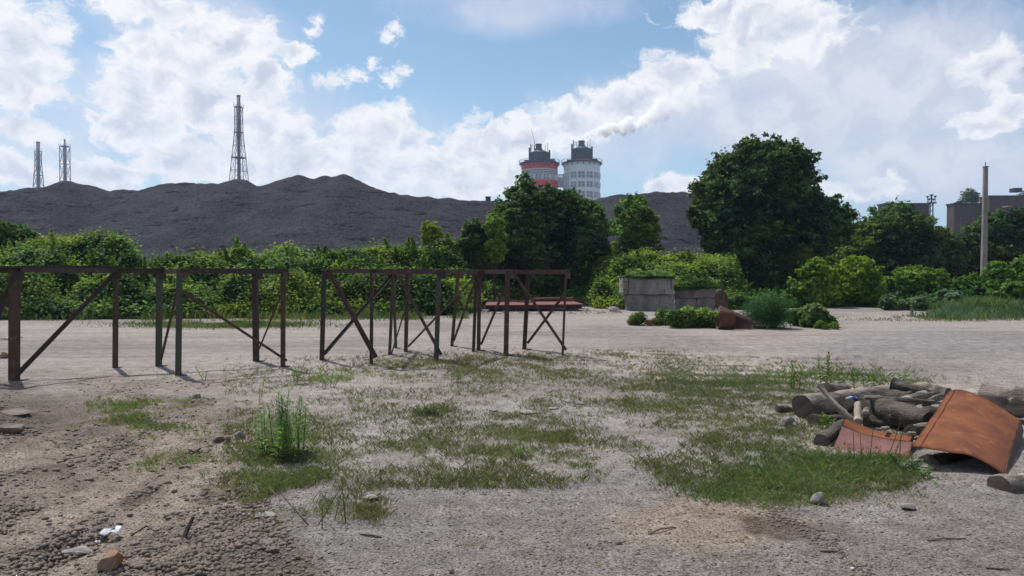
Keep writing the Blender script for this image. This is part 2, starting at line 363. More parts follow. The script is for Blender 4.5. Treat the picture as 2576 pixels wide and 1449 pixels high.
def ground_col(x, y, h):
    u, v = proj(x, y, np.zeros_like(x))
    n = fbm(x * .9, y * .9, 5, .6) - .5; n2 = fbm(x * .3 + 40, y * .3, 4) - .5; n3 = fbm(x * 2.6, y * 2.6, 4, .6) - .5
    def mixc(c, d, f): return c * (1 - f[:, None]) + np.array(d) * f[:, None]
    c = np.tile(np.array([.305, .274, .258]), (len(x), 1))
    c = mixc(c, (.235, .212, .200), sstep(.0, .25, n2 + .1))
    near = sstep(960, 1120, v + 120 * n)
    c = mixc(c, (.255, .232, .220), near)
    c = mixc(c, (.190, .172, .163), near * sstep(1180, 1330, v + 150 * n) * .75)                   # darker gravelly near strip
    c = mixc(c, (.205, .198, .200), near * sstep(.02, .2, n + n3 * .6) * .55)                        # grey stains
    # white-grey cement spill patches
    for (a, b, ra, rb) in ((1330, 1030, 140, 28), (900, 1090, 130, 50), (1500, 1050, 110, 25), (1750, 1060, 60, 26), (2200, 1310, 170, 40), (1700, 1150, 120, 30)):
        c = mixc(c, (.30, .285, .275), sstep(1.1, .4, ell(u, v, a, b, ra, rb) + n3 * 1.8) * .75)
    c = mixc(c, (.33, .29, .25), sstep(1.1, .5, ell(u, v, 2050, 1110, 70, 55) + n3 * 1.2) * .8)      # pale sand by the logs
    c = mixc(c, (.29, .225, .175), sstep(1.15, .4, ell(u, v, 1800, 1310, 260, 75) + n * 1.4) * .8)  # ochre sand patch
    c = mixc(c, (.085, .065, .055), sstep(1.1, .6, ell(u, v, 1990, 1330, 110, 40) + n3 * 2.6) * .8)
    c = mixc(c, (.25, .17, .13), sstep(1.1, .3, ell(u, v, 1930, 848, 170, 12) + n * 1.0) * .35)     # rust-red stain
    # grey wet-looking road on the right, with pale track edges
    rd = sstep(1.1, .5, ell(u, v, 2450, 865, 560, 45) + n * .7)
    c = mixc(c, (.235, .225, .228), rd * .85)
    tr = sstep(.12, .0, np.abs((v - (880 + .105 * (u - 1500))) / 90 + n * .25)) * sstep(1450, 1700, u)
    c = mixc(c, (.40, .355, .315), tr * .75)
    tr = sstep(.12, .0, np.abs((v - (915 + .135 * (u - 1700))) / 90 + n * .2)) * sstep(1800, 2000, u)
    c = mixc(c, (.42, .37, .33), tr * .75)
    c = mixc(c, (.20, .18, .175), sstep(1.1, .5, ell(u, v, 2400, 1370, 420, 110) + n * .8) * .6)
    # streaks along the driving direction
    st = fbm(x * .25, y * 3.2, 4) - .5
    c = c * (1 + (st * .5 * sstep(1000, 850, v))[:, None])
    dm = dirt_mask(x, y)
    c = mixc(c, (.200, .166, .142), dm * .92)
    c = mixc(c, (.235, .195, .165), dm * sstep(.0, .2, n) * .7)
    c = mixc(c, (.11, .086, .073), dm * sstep(.03, .2, n3 - n * .3 + .10 * sstep(1250, 1400, v)) * .75)
    c = mixc(c, (.125, .118, .117), sstep(1.1, .4, ell(u, v, 640, 1380, 170, 80) + n3 * 1.5) * .7)
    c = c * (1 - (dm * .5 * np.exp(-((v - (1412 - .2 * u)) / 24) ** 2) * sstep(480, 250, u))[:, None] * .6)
    rt = ruts(x, y); c = mixc(c, (.30, .25, .21), rt * .6)
    # damp dark soil at the left edge
    c = mixc(c, (.085, .068, .06), sstep(1.1, .4, ell(u, v, 10, 1040, 300, 80) + n3 * 2.0) * .55)
    return np.clip(c, .01, .9)
rows = [0.9]
while rows[-1] < 70: rows.append(rows[-1] * 1.0068 + (.003 if rows[-1] < 3 else 0))
rows = np.array(rows)
tx = np.concatenate([np.linspace(-4.5, -.98, 70)[:-1], np.linspace(-.98, .98, 801), np.linspace(.98, 4.5, 70)[1:]]); ncol = len(tx)
Y, T = np.meshgrid(rows, tx, indexing='ij'); X = Y * T
x_, y_ = X.ravel(), Y.ravel(); h_ = ground_h(x_, y_)
h_ = h_ * sstep(70, 60, y_)
idx = np.arange(len(rows) * ncol).reshape(len(rows), ncol)
F = np.stack([idx[:-1, :-1], idx[:-1, 1:], idx[1:, 1:], idx[1:, :-1]], -1).reshape(-1, 4)
gcol = ground_col(x_, y_, h_)
tag(mk('ground', np.stack([x_, y_, h_], 1), F, M['ground'], cols=gcol), kind='structure')
ap = np.array([(a, b, -.10) for b in np.linspace(-30, 6, 13) for a in np.linspace(-60, 60, 25)]); ai = np.arange(len(ap)).reshape(13, 25)
tag(mk('yard_ground', ap, np.stack([ai[:-1, :-1], ai[:-1, 1:], ai[1:, 1:], ai[1:, :-1]], -1).reshape(-1, 4), M['ground'], cols=np.tile([.22, .20, .19], (len(ap), 1))), kind='structure')
big = [(-1400, -300, -.16), (1400, -300, -.16), (1400, 1900, -.16), (-1400, 1900, -.16)]
tag(mk('terrain', big, [(0, 1, 2, 3)], two_tone('dark_far_soil', (.035, .036, .034), (.055, .055, .05), .1, bump=.2, bscale=2)), kind='structure')

# ------------------------------------------------------------------ coal heap
RD = 104.0
ridge = [(-300,500),(-120,470),(0,481),(40,478),(70,470),(110,472),(150,458),(175,456),(200,462),(240,466),(278,481),(310,474),(350,477),(380,470),(420,460),(470,457),(500,461),(550,461),(600,448),(625,453),(645,468),(670,465),(710,450),(755,439),(785,450),(815,441),(845,444),(866,435),(890,448),(925,466),(970,482),(1020,488),(1075,492),(1100,498),(1130,494),(1165,503),(1270,506),(1400,507),(1480,503),(1530,493),(1560,487),(1590,490),(1625,483),(1655,481),(1670,483),(1720,482),(1750,494),(1790,510),(1850,530),(1950,560),(2060,600),(2200,650)]
ra = np.array(ridge, float)
uu = np.linspace(-300, 2200, 720); vv = np.interp(uu, ra[:, 0], ra[:, 1])
k = np.array([1, 2, 2, 2, 1]) / 8; vv = np.convolve(np.pad(vv, 2, 'edge'), k, 'valid')
RX = (uu - CU) / FPX * RD; RZ = EYE + (HZ - vv) / FPX * RD
RY = RD + 3.0 * np.sin(RX / 11.0) + 2.0 * np.sin(RX / 4.7 + 1)
RX = RX * RY / RD; RZ = EYE + (RZ - EYE) * RY / RD
gx = np.arange(-95, 55, .45); gy = np.arange(76, 134, .45)
GX, GY = np.meshgrid(gx, gy, indexing='ij'); Z = np.full(GX.shape, -1.0)
for i in range(len(RX)):
    dd = np.sqrt((GX - RX[i]) ** 2 + (GY - RY[i]) ** 2); Z = np.maximum(Z, RZ[i] - dd * .62)
Z = Z + (fbm(GX * .25, GY * .25, 4) - .5) * .8 * sstep(0, 3, Z) * np.clip(np.abs(GY - RD) / 5, 0.12, 1) + (fbm(GX * 1.7, GY * 1.7, 3) - .5) * .2
idx = np.arange(GX.size).reshape(GX.shape)
F = np.stack([idx[:-1, :-1], idx[1:, :-1], idx[1:, 1:], idx[:-1, 1:]], -1).reshape(-1, 4)
tag(mk('coal_heap', np.stack([GX.ravel(), GY.ravel(), Z.ravel()], 1), F, M['coal'], loc=(-20, 105, 0), smooth=True),
    'long dark grey coal heap with a wavy ridge rising behind the green thicket', 'coal heap')
# tiny hut on the ridge
p = P(1228, 503, 106)
mb = MB(); mb.box((p[0], 106, p[2] + .12), (.7, .6, .55)); mb.box((p[0], 106, p[2] + .43), (.85, .75, .07))
tag(mb.build('ridge_hut', M['tower_dark'], loc=(p[0], 106, p[2] - .1)), 'tiny dark box standing alone on the flat part of the coal ridge', 'hut')

# ------------------------------------------------------------------ lattice stacks
def lattice_stack(u, vtop, d, label, half_top, half_bot, v_plat, v_bot, pipe_r, straight=0.55, levels=9, pipe_low=True):
    x = (u - CU) / FPX * d; s = d / FPX
    zt = EYE + (HZ - vtop) * s; zp = EYE + (HZ - v_plat) * s; zb = EYE + (HZ - v_bot) * s
    root = tag(empty('lattice_stack', (x, d, 0)), label, 'chimney', 'lattice chimneys behind the coal heap')
    m = MB(); m.cyl((x, d, 0 if pipe_low else zp * .0), (x, d, zt), pipe_r, n=14); m.build('flue', M['stack_steel'], root, smooth=True)
    m = MB(); m.cyl((x, d, zt - 1.2), (x, d, zt + .05), pipe_r * 1.12, n=14); m.build('flue_rim', M['tower_dark'], root)
    ht, hb = half_top * s, half_bot * s
    def hw(z):
        t = (zp - z) / (zp - zb)
        return ht if t < 1 - straight - .12 else ht + (hb - ht) * (t - (1 - straight - .12)) / (straight + .12)
    m = MB(); zs = [zp - (zp - 0) * (i / (levels * 1.5)) ** 1.0 for i in range(int(levels * 1.5) + 1)]
    cs = ((-1, -1), (1, -1), (1, 1), (-1, 1)); w0 = max(.2, 1.1 * s)
    for i in range(len(zs) - 1):
        a, b = zs[i], zs[i + 1]; A = [(x + c[0] * hw(a), d + c[1] * hw(a), a) for c in cs]; B = [(x + c[0] * hw(b), d + c[1] * hw(b), b) for c in cs]
        for j in range(4):
            m.bar(A[j], B[j], w0 * 1.15); m.bar(A[j], A[(j + 1) % 4], w0 * .8)
            m.bar(A[j], B[(j + 1) % 4], w0 * .55); m.bar(A[(j + 1) % 4], B[j], w0 * .55)
        if i % 2 == 0: m.bar(A[0], A[2], w0 * .6); m.bar(A[1], A[3], w0 * .6)
    m.build('lattice_frame', M['stack_steel'], root)
    for i in range(0, len(zs) - 1, 2):
        m = MB(); h = hw(zs[i]); m.box((x, d, zs[i] + .15), (2 * h + .8, 2 * h + .8, .35)); m.build('platform', M['tower_dark'], root)
    m = MB(); h = ht + .4
    for a, b in (((-h, -h), (h, -h)), ((h, -h), (h, h)), ((h, h), (-h, h)), ((-h, h), (-h, -h))):
        m.bar((x + a[0], d + a[1], zp + 1.6), (x + b[0], d + b[1], zp + 1.6), .12)
        m.bar((x + a[0], d + a[1], zp), (x + a[0], d + a[1], zp + 3.2), .14)
    m.build('railing', M['tower_dark'], root)
lattice_stack(603, 242, 500, 'tallest grey lattice chimney, standing behind the hump in the middle of the coal ridge', 7.6, 17.2, 272, 450, 1.15)
lattice_stack(99.5, 358, 700, 'slim tapering lattice chimney with a thick flue, leftmost of the three chimneys', 5.2, 8.4, 382, 472, 1.6, levels=7)
lattice_stack(166.5, 352, 640, 'straight sided lattice chimney with a thin flue on the left part of the coal ridge', 8.2, 8.6, 370, 465, .7, levels=5)

# ------------------------------------------------------------------ winding towers
def ring_pts(cx, cy_, r, n, z, ph=0): return [(cx + r * math.cos(2 * math.pi * i / n + ph), cy_ + r * math.sin(2 * math.pi * i / n + ph), z) for i in range(n)]
def drum(m, cx, cy_, r, z0, z1, n, ph=0, r2=None):
    A = ring_pts(cx, cy_, r, n, z0, ph); B = ring_pts(cx, cy_, r2 or r, n, z1, ph)
    m.add(A + B, [(i, (i + 1) % n, n + (i + 1) % n, n + i) for i in range(n)] + [tuple(reversed(range(n))), tuple(range(n, 2 * n))])
TD = 420.0; TS = TD / FPX
def zt(v): return EYE + (HZ - v) * TS
def tower(u, label, kind):
    cx = (u - CU) * TS; r = 45.5 * TS; n = 14; ph = math.pi / 2 + math.pi / n * 0
    ph = -math.pi / 2 + .12
    root = tag(empty('winding_tower', (cx, TD, 0)), label, 'tower', 'round industrial towers')
    top = zt(413) if kind == 'w' else zt(414)
    if kind == 'w':
        m = MB(); drum(m, cx, TD, r, 0, top, n, ph); m.build('wall', M['tower_white'], root)
        m = MB(); drum(m, cx, TD, r * .62, top, zt(404), n, ph, r * .56); m.build('roof_rim', M['tower_orange'], root)
        rows_ = [(437.6, 452.4), (461.7, 475), (486, 500), (511, 524), (536, 549)]
    else:
        m = MB(); drum(m, cx, TD, r, 0, zt(429.6), n, ph); m.build('wall', M['tower_beige'], root)
        m = MB(); drum(m, cx, TD, r + .05, zt(429.6) + .02, top, n, ph); m.build('red_band', M['tower_red'], root)
        m = MB(); drum(m, cx, TD, r + .12, zt(474), zt(457.5), n, ph); m.build('red_band', M['tower_red'], root)
        for vv_ in (433.5, 437.5, 441.5):
            m = MB(); drum(m, cx, TD, r + .12, zt(vv_) - .12, zt(vv_) + .12, n, ph); m.build('ledge', M['tower_dark'], root)
        rows_ = [(443.9, 456), (476, 489)]
    for i in range(n):
        a0 = 2 * math.pi * i / n + ph; a1 = a0 + 2 * math.pi / n; am = (a0 + a1) / 2
        if math.sin(am) > .05: continue
        A = np.array([cx + r * math.cos(a0), TD + r * math.sin(a0)]); B = np.array([cx + r * math.cos(a1), TD + r * math.sin(a1)])
        nn = np.array([math.cos(am), math.sin(am)])
        # rib at each corner
        for (va_, vb) in rows_:
            z0, z1 = zt(vb), zt(va_)
            L = A + (B - A) * .08 + nn * .10; Q = A + (B - A) * .92 + nn * .10; L2 = L - nn * .3; Q2 = Q - nn * .3
            V = [(*L, z0), (*Q, z0), (*Q, z1), (*L, z1), (*L2, z0), (*Q2, z0), (*Q2, z1), (*L2, z1)]
            wd = mk('window', V, [(0, 1, 2, 3), (5, 4, 7, 6), (4, 0, 3, 7), (1, 5, 6, 2), (3, 2, 6, 7), (4, 5, 1, 0)], M['glass'], root, loc=(*L, z0))
            m = MB()
            for k_ in range(7):
                q = L + (Q - L) * k_ / 6 + nn * .1; m.bar((*q, z0), (*q, z1), .2 if k_ % 3 else .42, .2)
            zz = (z0 + z1) / 2
            m.bar((*(L + nn * .12), zz), (*(Q + nn * .12), zz), .14, .16)
            m.build('mullion', M['tower_white'], wd)
    # walkway and railing
    m = MB(); drum(m, cx, TD, r + 1.1, top - .05, top + .45, n * 2, ph)
    for a in np.linspace(0, 2 * math.pi, 20, endpoint=False):
        c, s = math.cos(a), math.sin(a)
        m.bar((cx + r * c, TD + r * s, top - 1.6), (cx + (r + 1.4) * c, TD + (r + 1.4) * s, top), .25)
    m.build('walkway', M['tower_dark'], root)
    m = MB()
    for a in np.linspace(0, 2 * math.pi, 28, endpoint=False):
        c, s = math.cos(a), math.sin(a); c2, s2 = math.cos(a + 2 * math.pi / 28), math.sin(a + 2 * math.pi / 28); q = r + 1.3
        m.bar((cx + q * c, TD + q * s, top + .4), (cx + q * c, TD + q * s, top + 1.9), .12)
        m.bar((cx + q * c, TD + q * s, top + 1.9), (cx + q * c2, TD + q * s2, top + 1.9), .12)
    m.build('railing', M['tower_dark'], root)
    z0 = zt(404) if kind == 'w' else top + .4; z1 = zt(377) if kind == 'w' else zt(386)
    m = MB(); drum(m, cx, TD, 24.3 * TS, z0, z1, 16); drum(m, cx, TD, 24.3 * TS + .3, z1 - .5, z1, 16); drum(m, cx, TD, 24.3 * TS, z1 + .01, z1 + 1.4, 16, 0, 12 * TS)
    m.build('upper_drum', M['tower_dark'], root)
    zs0, zs1 = z1 + .9, (zt(356) if kind == 'w' else zt(364))
    sx = cx + (-1 if kind == 'w' else -4) * TS * .5
    m = MB(); drum(m, sx, TD, 9.8 * TS, zs0, zs1 - 2.6, 16); drum(m, sx, TD, 7.8 * TS, zs1 - 2.59, zs1, 16); m.build('exhaust_stack', M['stack_steel'], root, smooth=False)
    m = MB(); drum(m, sx, TD, 8.4 * TS, zs1 - .35, zs1 + .1, 16); m.build('stack_rim', M['tower_dark'], root)
    for dx, w_, hh in ((-25.5, .9, 4.5), (24.5, 1.0, 2.2), (-22, .5, 8), (14, .3, 7), (-13, .3, 5), (20, .3, 9)):
        m = MB(); m.cyl((cx + dx * TS, TD - 2, z0 - 1), (cx + dx * TS, TD - 2, z1 + hh * .6), w_ * .5, n=8); m.build('vent_pipe', M['tower_dark'], root)
    m = MB()
    for dx0, dx1 in ((-20, -8),):
        for q in (dx0, (dx0 + dx1) / 2, dx1): m.bar((cx + q * TS, TD - 5, z1), (cx + q * TS, TD - 5, z1 + 3.2), .18)
        m.bar((cx + dx0 * TS, TD - 5, z1 + 3.2), (cx + dx1 * TS, TD - 5, z1 + 3.2), .18); m.bar((cx + dx0 * TS, TD - 5, z1 + 1.7), (cx + dx1 * TS, TD - 5, z1 + 1.7), .14)
    m.build('guard_frame', M['tower_dark'], root)
    for i, (dx, w_) in enumerate(((-33, 1.6), (30, 2.2), (36, 1.2), (-27, 1.2))):
        m = MB(); m.box((cx + dx * TS, TD - 3, top + .45 + w_ * .45), (w_ * 1.5, 1.6, w_ * .9)); m.build('roof_unit', M['tower_dark'], root)
    if kind != 'w':
        m = MB(); m.bar((cx - 12 * TS, TD - 4, z1), (cx - 13 * TS, TD - 4, zt(360)), .3); m.bar((cx - 13 * TS, TD - 4, zt(361)), (cx - 21.5 * TS, TD - 4, zt(329)), .16); m.build('antenna', M['tower_dark'], root)
        for dx in (-15, 9, 20):
            a = -math.pi / 2 + dx / 45; q = r + .15
            m = MB(); m.cyl((cx + q * math.cos(a), TD + q * math.sin(a), zt(421)), (cx + (q + .4) * math.cos(a), TD + (q + .4) * math.sin(a), zt(421)), .45, n=10); m.build('vent_hole', M['tower_dark'], root)
    return root
tower(1357, 'round tower with a red band under a dark steel drum, left of the white tower', 'r')
tower(1463, 'white panelled round tower with rows of windows and steam from its dark top', 'w')
m = MB(); m.box(((1410 - CU) * TS, TD + 2, (zt(447) + zt(470)) / 2), (20 * TS, 6, 23 * TS)); 
br = m.build('link_bridge', M['tower_beige'], loc=((1410 - CU) * TS, TD + 2, 0)); tag(br, 'grey beige bridge block between the two round towers', 'bridge')
m = MB()
for q in (1401, 1406, 1411, 1416): m.bar(((q - CU) * TS, TD - 1.2, zt(447)), ((q - CU) * TS, TD - 1.2, zt(441)), .3)
m.bar(((1400 - CU) * TS, TD - 1.2, zt(441)), ((1419 - CU) * TS, TD - 1.2, zt(441)), .4); m.bar(((1400 - CU) * TS, TD - 1.2, zt(444)), ((1419 - CU) * TS, TD - 1.2, zt(444)), .3)
m.build('railing', M['tower_dark'], br)

# steam plume from the white tower
def smoke():
    m = bpy.data.materials.new('steam'); m.use_nodes = True; t = NT(m.node_tree); t.n.remove(t.n['Principled BSDF'])
    pv_ = t.n.new('ShaderNodeVolumePrincipled'); pv_.inputs['Color'].default_value = (1, 1, 1, 1); pv_.inputs['Anisotropy'].default_value = .35
    sp = t.n.new('ShaderNodeSeparateXYZ'); t.l.new(t.n.new('ShaderNodeTexCoord').outputs['Object'], sp.inputs[0])
    t.l.new(t.m('MULTIPLY', t.ss(sp.outputs[0], 8, 66, .5, .03), t.ss(t.noise(t.n.new('ShaderNodeTexCoord').outputs['Object'], .35, 4, .6), .3, .6, .25, 1.3)), pv_.inputs['Density']); t.l.new(pv_.outputs[0], t.n['Material Output'].inputs['Volume'])
    import bmesh
    bm = bmesh.new(); x0, z0 = (1463 - CU) * TS, zt(355)
    path = [(1464, 354, 5), (1470, 348, 8), (1480, 341, 12), (1495, 335, 15), (1510, 330, 19), (1530, 327, 23), (1550, 328, 24), (1575, 322, 27), (1600, 310, 28), (1630, 296, 30), (1660, 282, 36), (1695, 266, 42), (1730, 250, 46), (1765, 236, 50)]
    r_ = np.random.default_rng(3)
    for i in range(len(path) - 1):
        a, b_ = path[i], path[i + 1]
        for k_ in range(11 if i < 8 else 8):
            t_ = r_.random(); u = a[0] + (b_[0] - a[0]) * t_; v = a[1] + (b_[1] - a[1]) * t_; R_ = (a[2] + (b_[2] - a[2]) * t_)
            ang = r_.random() * 6.28; q = R_ * (.25 + .6 * r_.random()); rr = R_ * (.22 + .25 * r_.random())
            c = Vector(((u + q * math.cos(ang) - CU) * TS, TD + r_.normal() * R_ * .5 * TS, zt(v - q * .75 * math.sin(ang))))
            ret = bmesh.ops.create_icosphere(bm, subdivisions=3, radius=rr * TS)
            for vv_ in ret['verts']:
                p_ = vv_.co.copy(); f = 1 + .35 * (vnoise(np.array([p_.x * 1.1 + i * 7 + 50]), np.array([p_.z * 1.1 + p_.y * .7 + k_ * 5 + 50]))[0] - .5)
                vv_.co = p_ * f + c
    V = np.array([v.co[:] for v in bm.verts]); F = np.array([[x.index for x in f.verts] for f in bm.faces]) ; bm.free()
    o = mk('steam_plume', V, F, m, loc=(x0, TD, z0), smooth=True)
    rm = o.modifiers.new('merge', 'REMESH'); rm.mode = 'VOXEL'; rm.voxel_size = .45
    tag(o, 'white steam plume drifting right from the top of the white tower', 'smoke', kind='stuff')
smoke()

# ------------------------------------------------------------------ far brick buildings, mast, pole
def building(u0, u1, vtop, d, depth, label, extra=None, rz=0):
    s = d / FPX; x0, x1 = (u0 - CU) * s, (u1 - CU) * s; z = EYE + (HZ - vtop) * s
    root = tag(empty('brick_building', ((x0 + x1) / 2, d, 0)), label, 'building')
    m = MB(); m.box(((x0 + x1) / 2, d + depth / 2, (z - .5) / 2), (x1 - x0, depth, z - .5)); m.build('wall', M['brickwall'], root)
    m = MB(); m.box(((x0 + x1) / 2, d + depth / 2, z - .25), (x1 - x0 + .5, depth + .5, .5)); m.build('parapet', M['tower_dark'], root)
    for k_ in range(int((x1 - x0) / 4)):
        xx = x0 + 2.2 + k_ * 4
        for zz in (z - 5, z - 9, z - 13):
            m = MB(); m.box((xx, d - .02, zz), (1.8, .1, 1.9)); wd = m.build('window', M['glass'], root)
            m = MB(); m.bar((xx, d - .1, zz - .95), (xx, d - .1, zz + .95), .1); m.bar((xx - .9, d - .1, zz), (xx + .9, d - .1, zz), .1); m.build('frame', M['ochre'], wd)
    return root, x0, x1, z, s
building(2225, 2336, 511, 250, 5, 'brown brick building with a flat roof, left of the floodlight mast')
rb, x0, x1, z, s = building(2398, 2478, 511, 240, 4, 'brown brick building with a small tree on its flat roof')
m = MB(); m.cyl((x0 + 2.8, 242, z), (x0 + 2.8, 242, z + .8), .8, n=12); m.cyl((x0 + 1.5, 242, z), (x0 + 1.5, 242, z + .4), .3, n=12); m.build('roof_vent', M['tower_dark'], rb)
rb, x0, x1, z, s = building(2487, 2700, 492, 236, 5, 'taller brown brick building cut by the right edge of the picture')
m = MB(); m.box((x0 + 2.2, 227, z + .6), (2.4, 2.4, 1.2)); m.build('roof_hatch', M['tower_dark'], rb)
for zz in (z - 4.5, z - 6, z - 7.5): 
    m = MB(); m.box((x0 - .9, 226, zz), (1.6, 2.5, .35)); m.build('balcony', M['ochre'], rb)
md = 190.0; ms = md / FPX; mx_ = (2341 - CU) * ms; zq = lambda v: EYE + (HZ - v) * ms
root = tag(empty('floodlight_mast', (mx_, md, 0)), 'dark twin post floodlight mast with lamp heads behind the dark shrub', 'floodlight')
m = MB()
for dx in (-3, 4): m.bar((mx_ + dx * ms, md, 0), (mx_ + dx * ms, md, zq(511)), .22)
for q in range(3): m.bar((mx_ - 3 * ms, md, zq(550 - q * 14)), (mx_ + 4 * ms, md, zq(540 - q * 14)), .12)
m.bar((mx_, md, zq(512)), (mx_, md, zq(490)), .3); m.build('mast', M['tower_dark'], root)
m = MB(); m.box((mx_ + .5 * ms, md, zq(511)), (19 * ms, 1.2, .3)); m.build('platform', M['tower_dark'], root)
for dx, v in ((-9.5, 494), (-6, 500), (0, 490), (9.5, 493), (6, 500)):
    m = MB(); m.cyl((mx_ + dx * ms, md, zq(v + 4)), (mx_ + dx * ms, md, zq(v)), .15, .42 if dx else .6, n=10); m.bar((mx_ + dx * ms, md, zq(511)), (mx_ + dx * ms, md, zq(v + 4)), .12); m.build('lamp_head', M['tower_dark'], root)
# tall concrete pole
pd = 43.0; p = P(2474, 700, pd); q = P(2479.5, 421, pd)
root = tag(empty('concrete_pole', (p[0], pd, 0)), 'tall bare grey concrete pole with a thin rod on top', 'pole')
m = MB(); a = np.array([p[0] - (q[0] - p[0]) * .05, pd, 0]); sq = lambda h: [(-h, -h * .7), (-h * .7, -h), (h * .7, -h), (h, -h * .7), (h, h * .7), (h * .7, h), (-h * .7, h), (-h, h * .7)]
m.sweep(a, q, sq(.155), prof2=sq(.105)); m.build('post', M['pole'], root)
m = MB(); m.bar(q, (q[0] - .02, pd, q[2] + .32), .03); m.build('steel_rod', M['tower_dark'], root)
m = MB(); m.box((q[0], pd, q[2] + .03), (.23, .23, .05)); m.build('pole_cap', M['tower_dark'], root)

# ------------------------------------------------------------------ foliage
def leaves(C, Nrm, L, Wd, droop=.3, jitter=.8, r_=rng):
    """one folded diamond leaf per centre"""
    n = len(C); A = r_.normal(size=(n, 3)); Nn = Nrm + r_.normal(size=(n, 3)) * jitter
    Nn /= np.linalg.norm(Nn, axis=1)[:, None] + 1e-9
    A -= (A * Nn).sum(1)[:, None] * Nn; A[:, 2] -= droop * .5; A /= np.linalg.norm(A, axis=1)[:, None] + 1e-9
    B = np.cross(Nn, A); B /= np.linalg.norm(B, axis=1)[:, None] + 1e-9
    L = (L * (.6 + .8 * r_.random(n)))[:, None]; Wd = L * Wd
    V = np.stack([C - A * L * .5, C + B * Wd * .5 + Nn * Wd * .12 + A * L * .05, C + A * L * .5, C - B * Wd * .5 + Nn * Wd * .12 + A * L * .05], 1).reshape(-1, 3)
    F = np.arange(4 * n).reshape(n, 4); return V, F
def tints(C, cols, r_=rng, sc=.8, off=0.0, spread=.18):
    """leaf colour drawn from a palette, varying in clumps"""
    cols = np.array(cols); n = len(C)
    f = fbm(C[:, 0] * sc + C[:, 1] * .35 + off, C[:, 2] * sc * 1.3 + C[:, 1] * .4, 3) + r_.normal(size=n) * .13
    f = np.clip((f - .28) / .44, 0, .999) * (len(cols) - 1); i = f.astype(int); t = (f - i)[:, None]
    c = cols[i] * (1 - t) + cols[i + 1] * t
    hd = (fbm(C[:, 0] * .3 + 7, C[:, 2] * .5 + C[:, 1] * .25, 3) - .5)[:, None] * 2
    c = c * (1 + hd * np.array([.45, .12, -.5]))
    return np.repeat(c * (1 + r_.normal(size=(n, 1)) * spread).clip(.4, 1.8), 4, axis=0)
PAL_VINE = [(.035, .075, .024), (.07, .13, .032), (.13, .195, .042), (.21, .27, .065)]
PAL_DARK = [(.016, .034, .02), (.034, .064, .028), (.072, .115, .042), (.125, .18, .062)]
PAL_BRIGHT = [(.075, .14, .022), (.125, .205, .03), (.17, .26, .04), (.23, .31, .06)]
PAL_FRESH = [(.03, .085, .03), (.045, .11, .035), (.06, .13, .035), (.09, .16, .04)]
def inpoly(px, py, poly):
    n = len(poly); c = np.zeros(len(px), bool); j = n - 1
    for i in range(n):
        xi, yi = poly[i]; xj, yj = poly[j]
        cond = ((yi > py) != (yj > py)) & (px < (xj - xi) * (py - yi) / (yj - yi + 1e-9) + xi); c ^= cond; j = i
    return c
def edgedist(px, py, poly):
    d = np.full(len(px), 1e9); n = len(poly)
    for i in range(n):
        a = np.array(poly[i], float); b = np.array(poly[(i + 1) % n], float); ab = b - a
        t = np.clip(((px - a[0]) * ab[0] + (py - a[1]) * ab[1]) / (ab @ ab), 0, 1)
        d = np.minimum(d, np.hypot(px - a[0] - t * ab[0], py - a[1] - t * ab[1]))
    return d
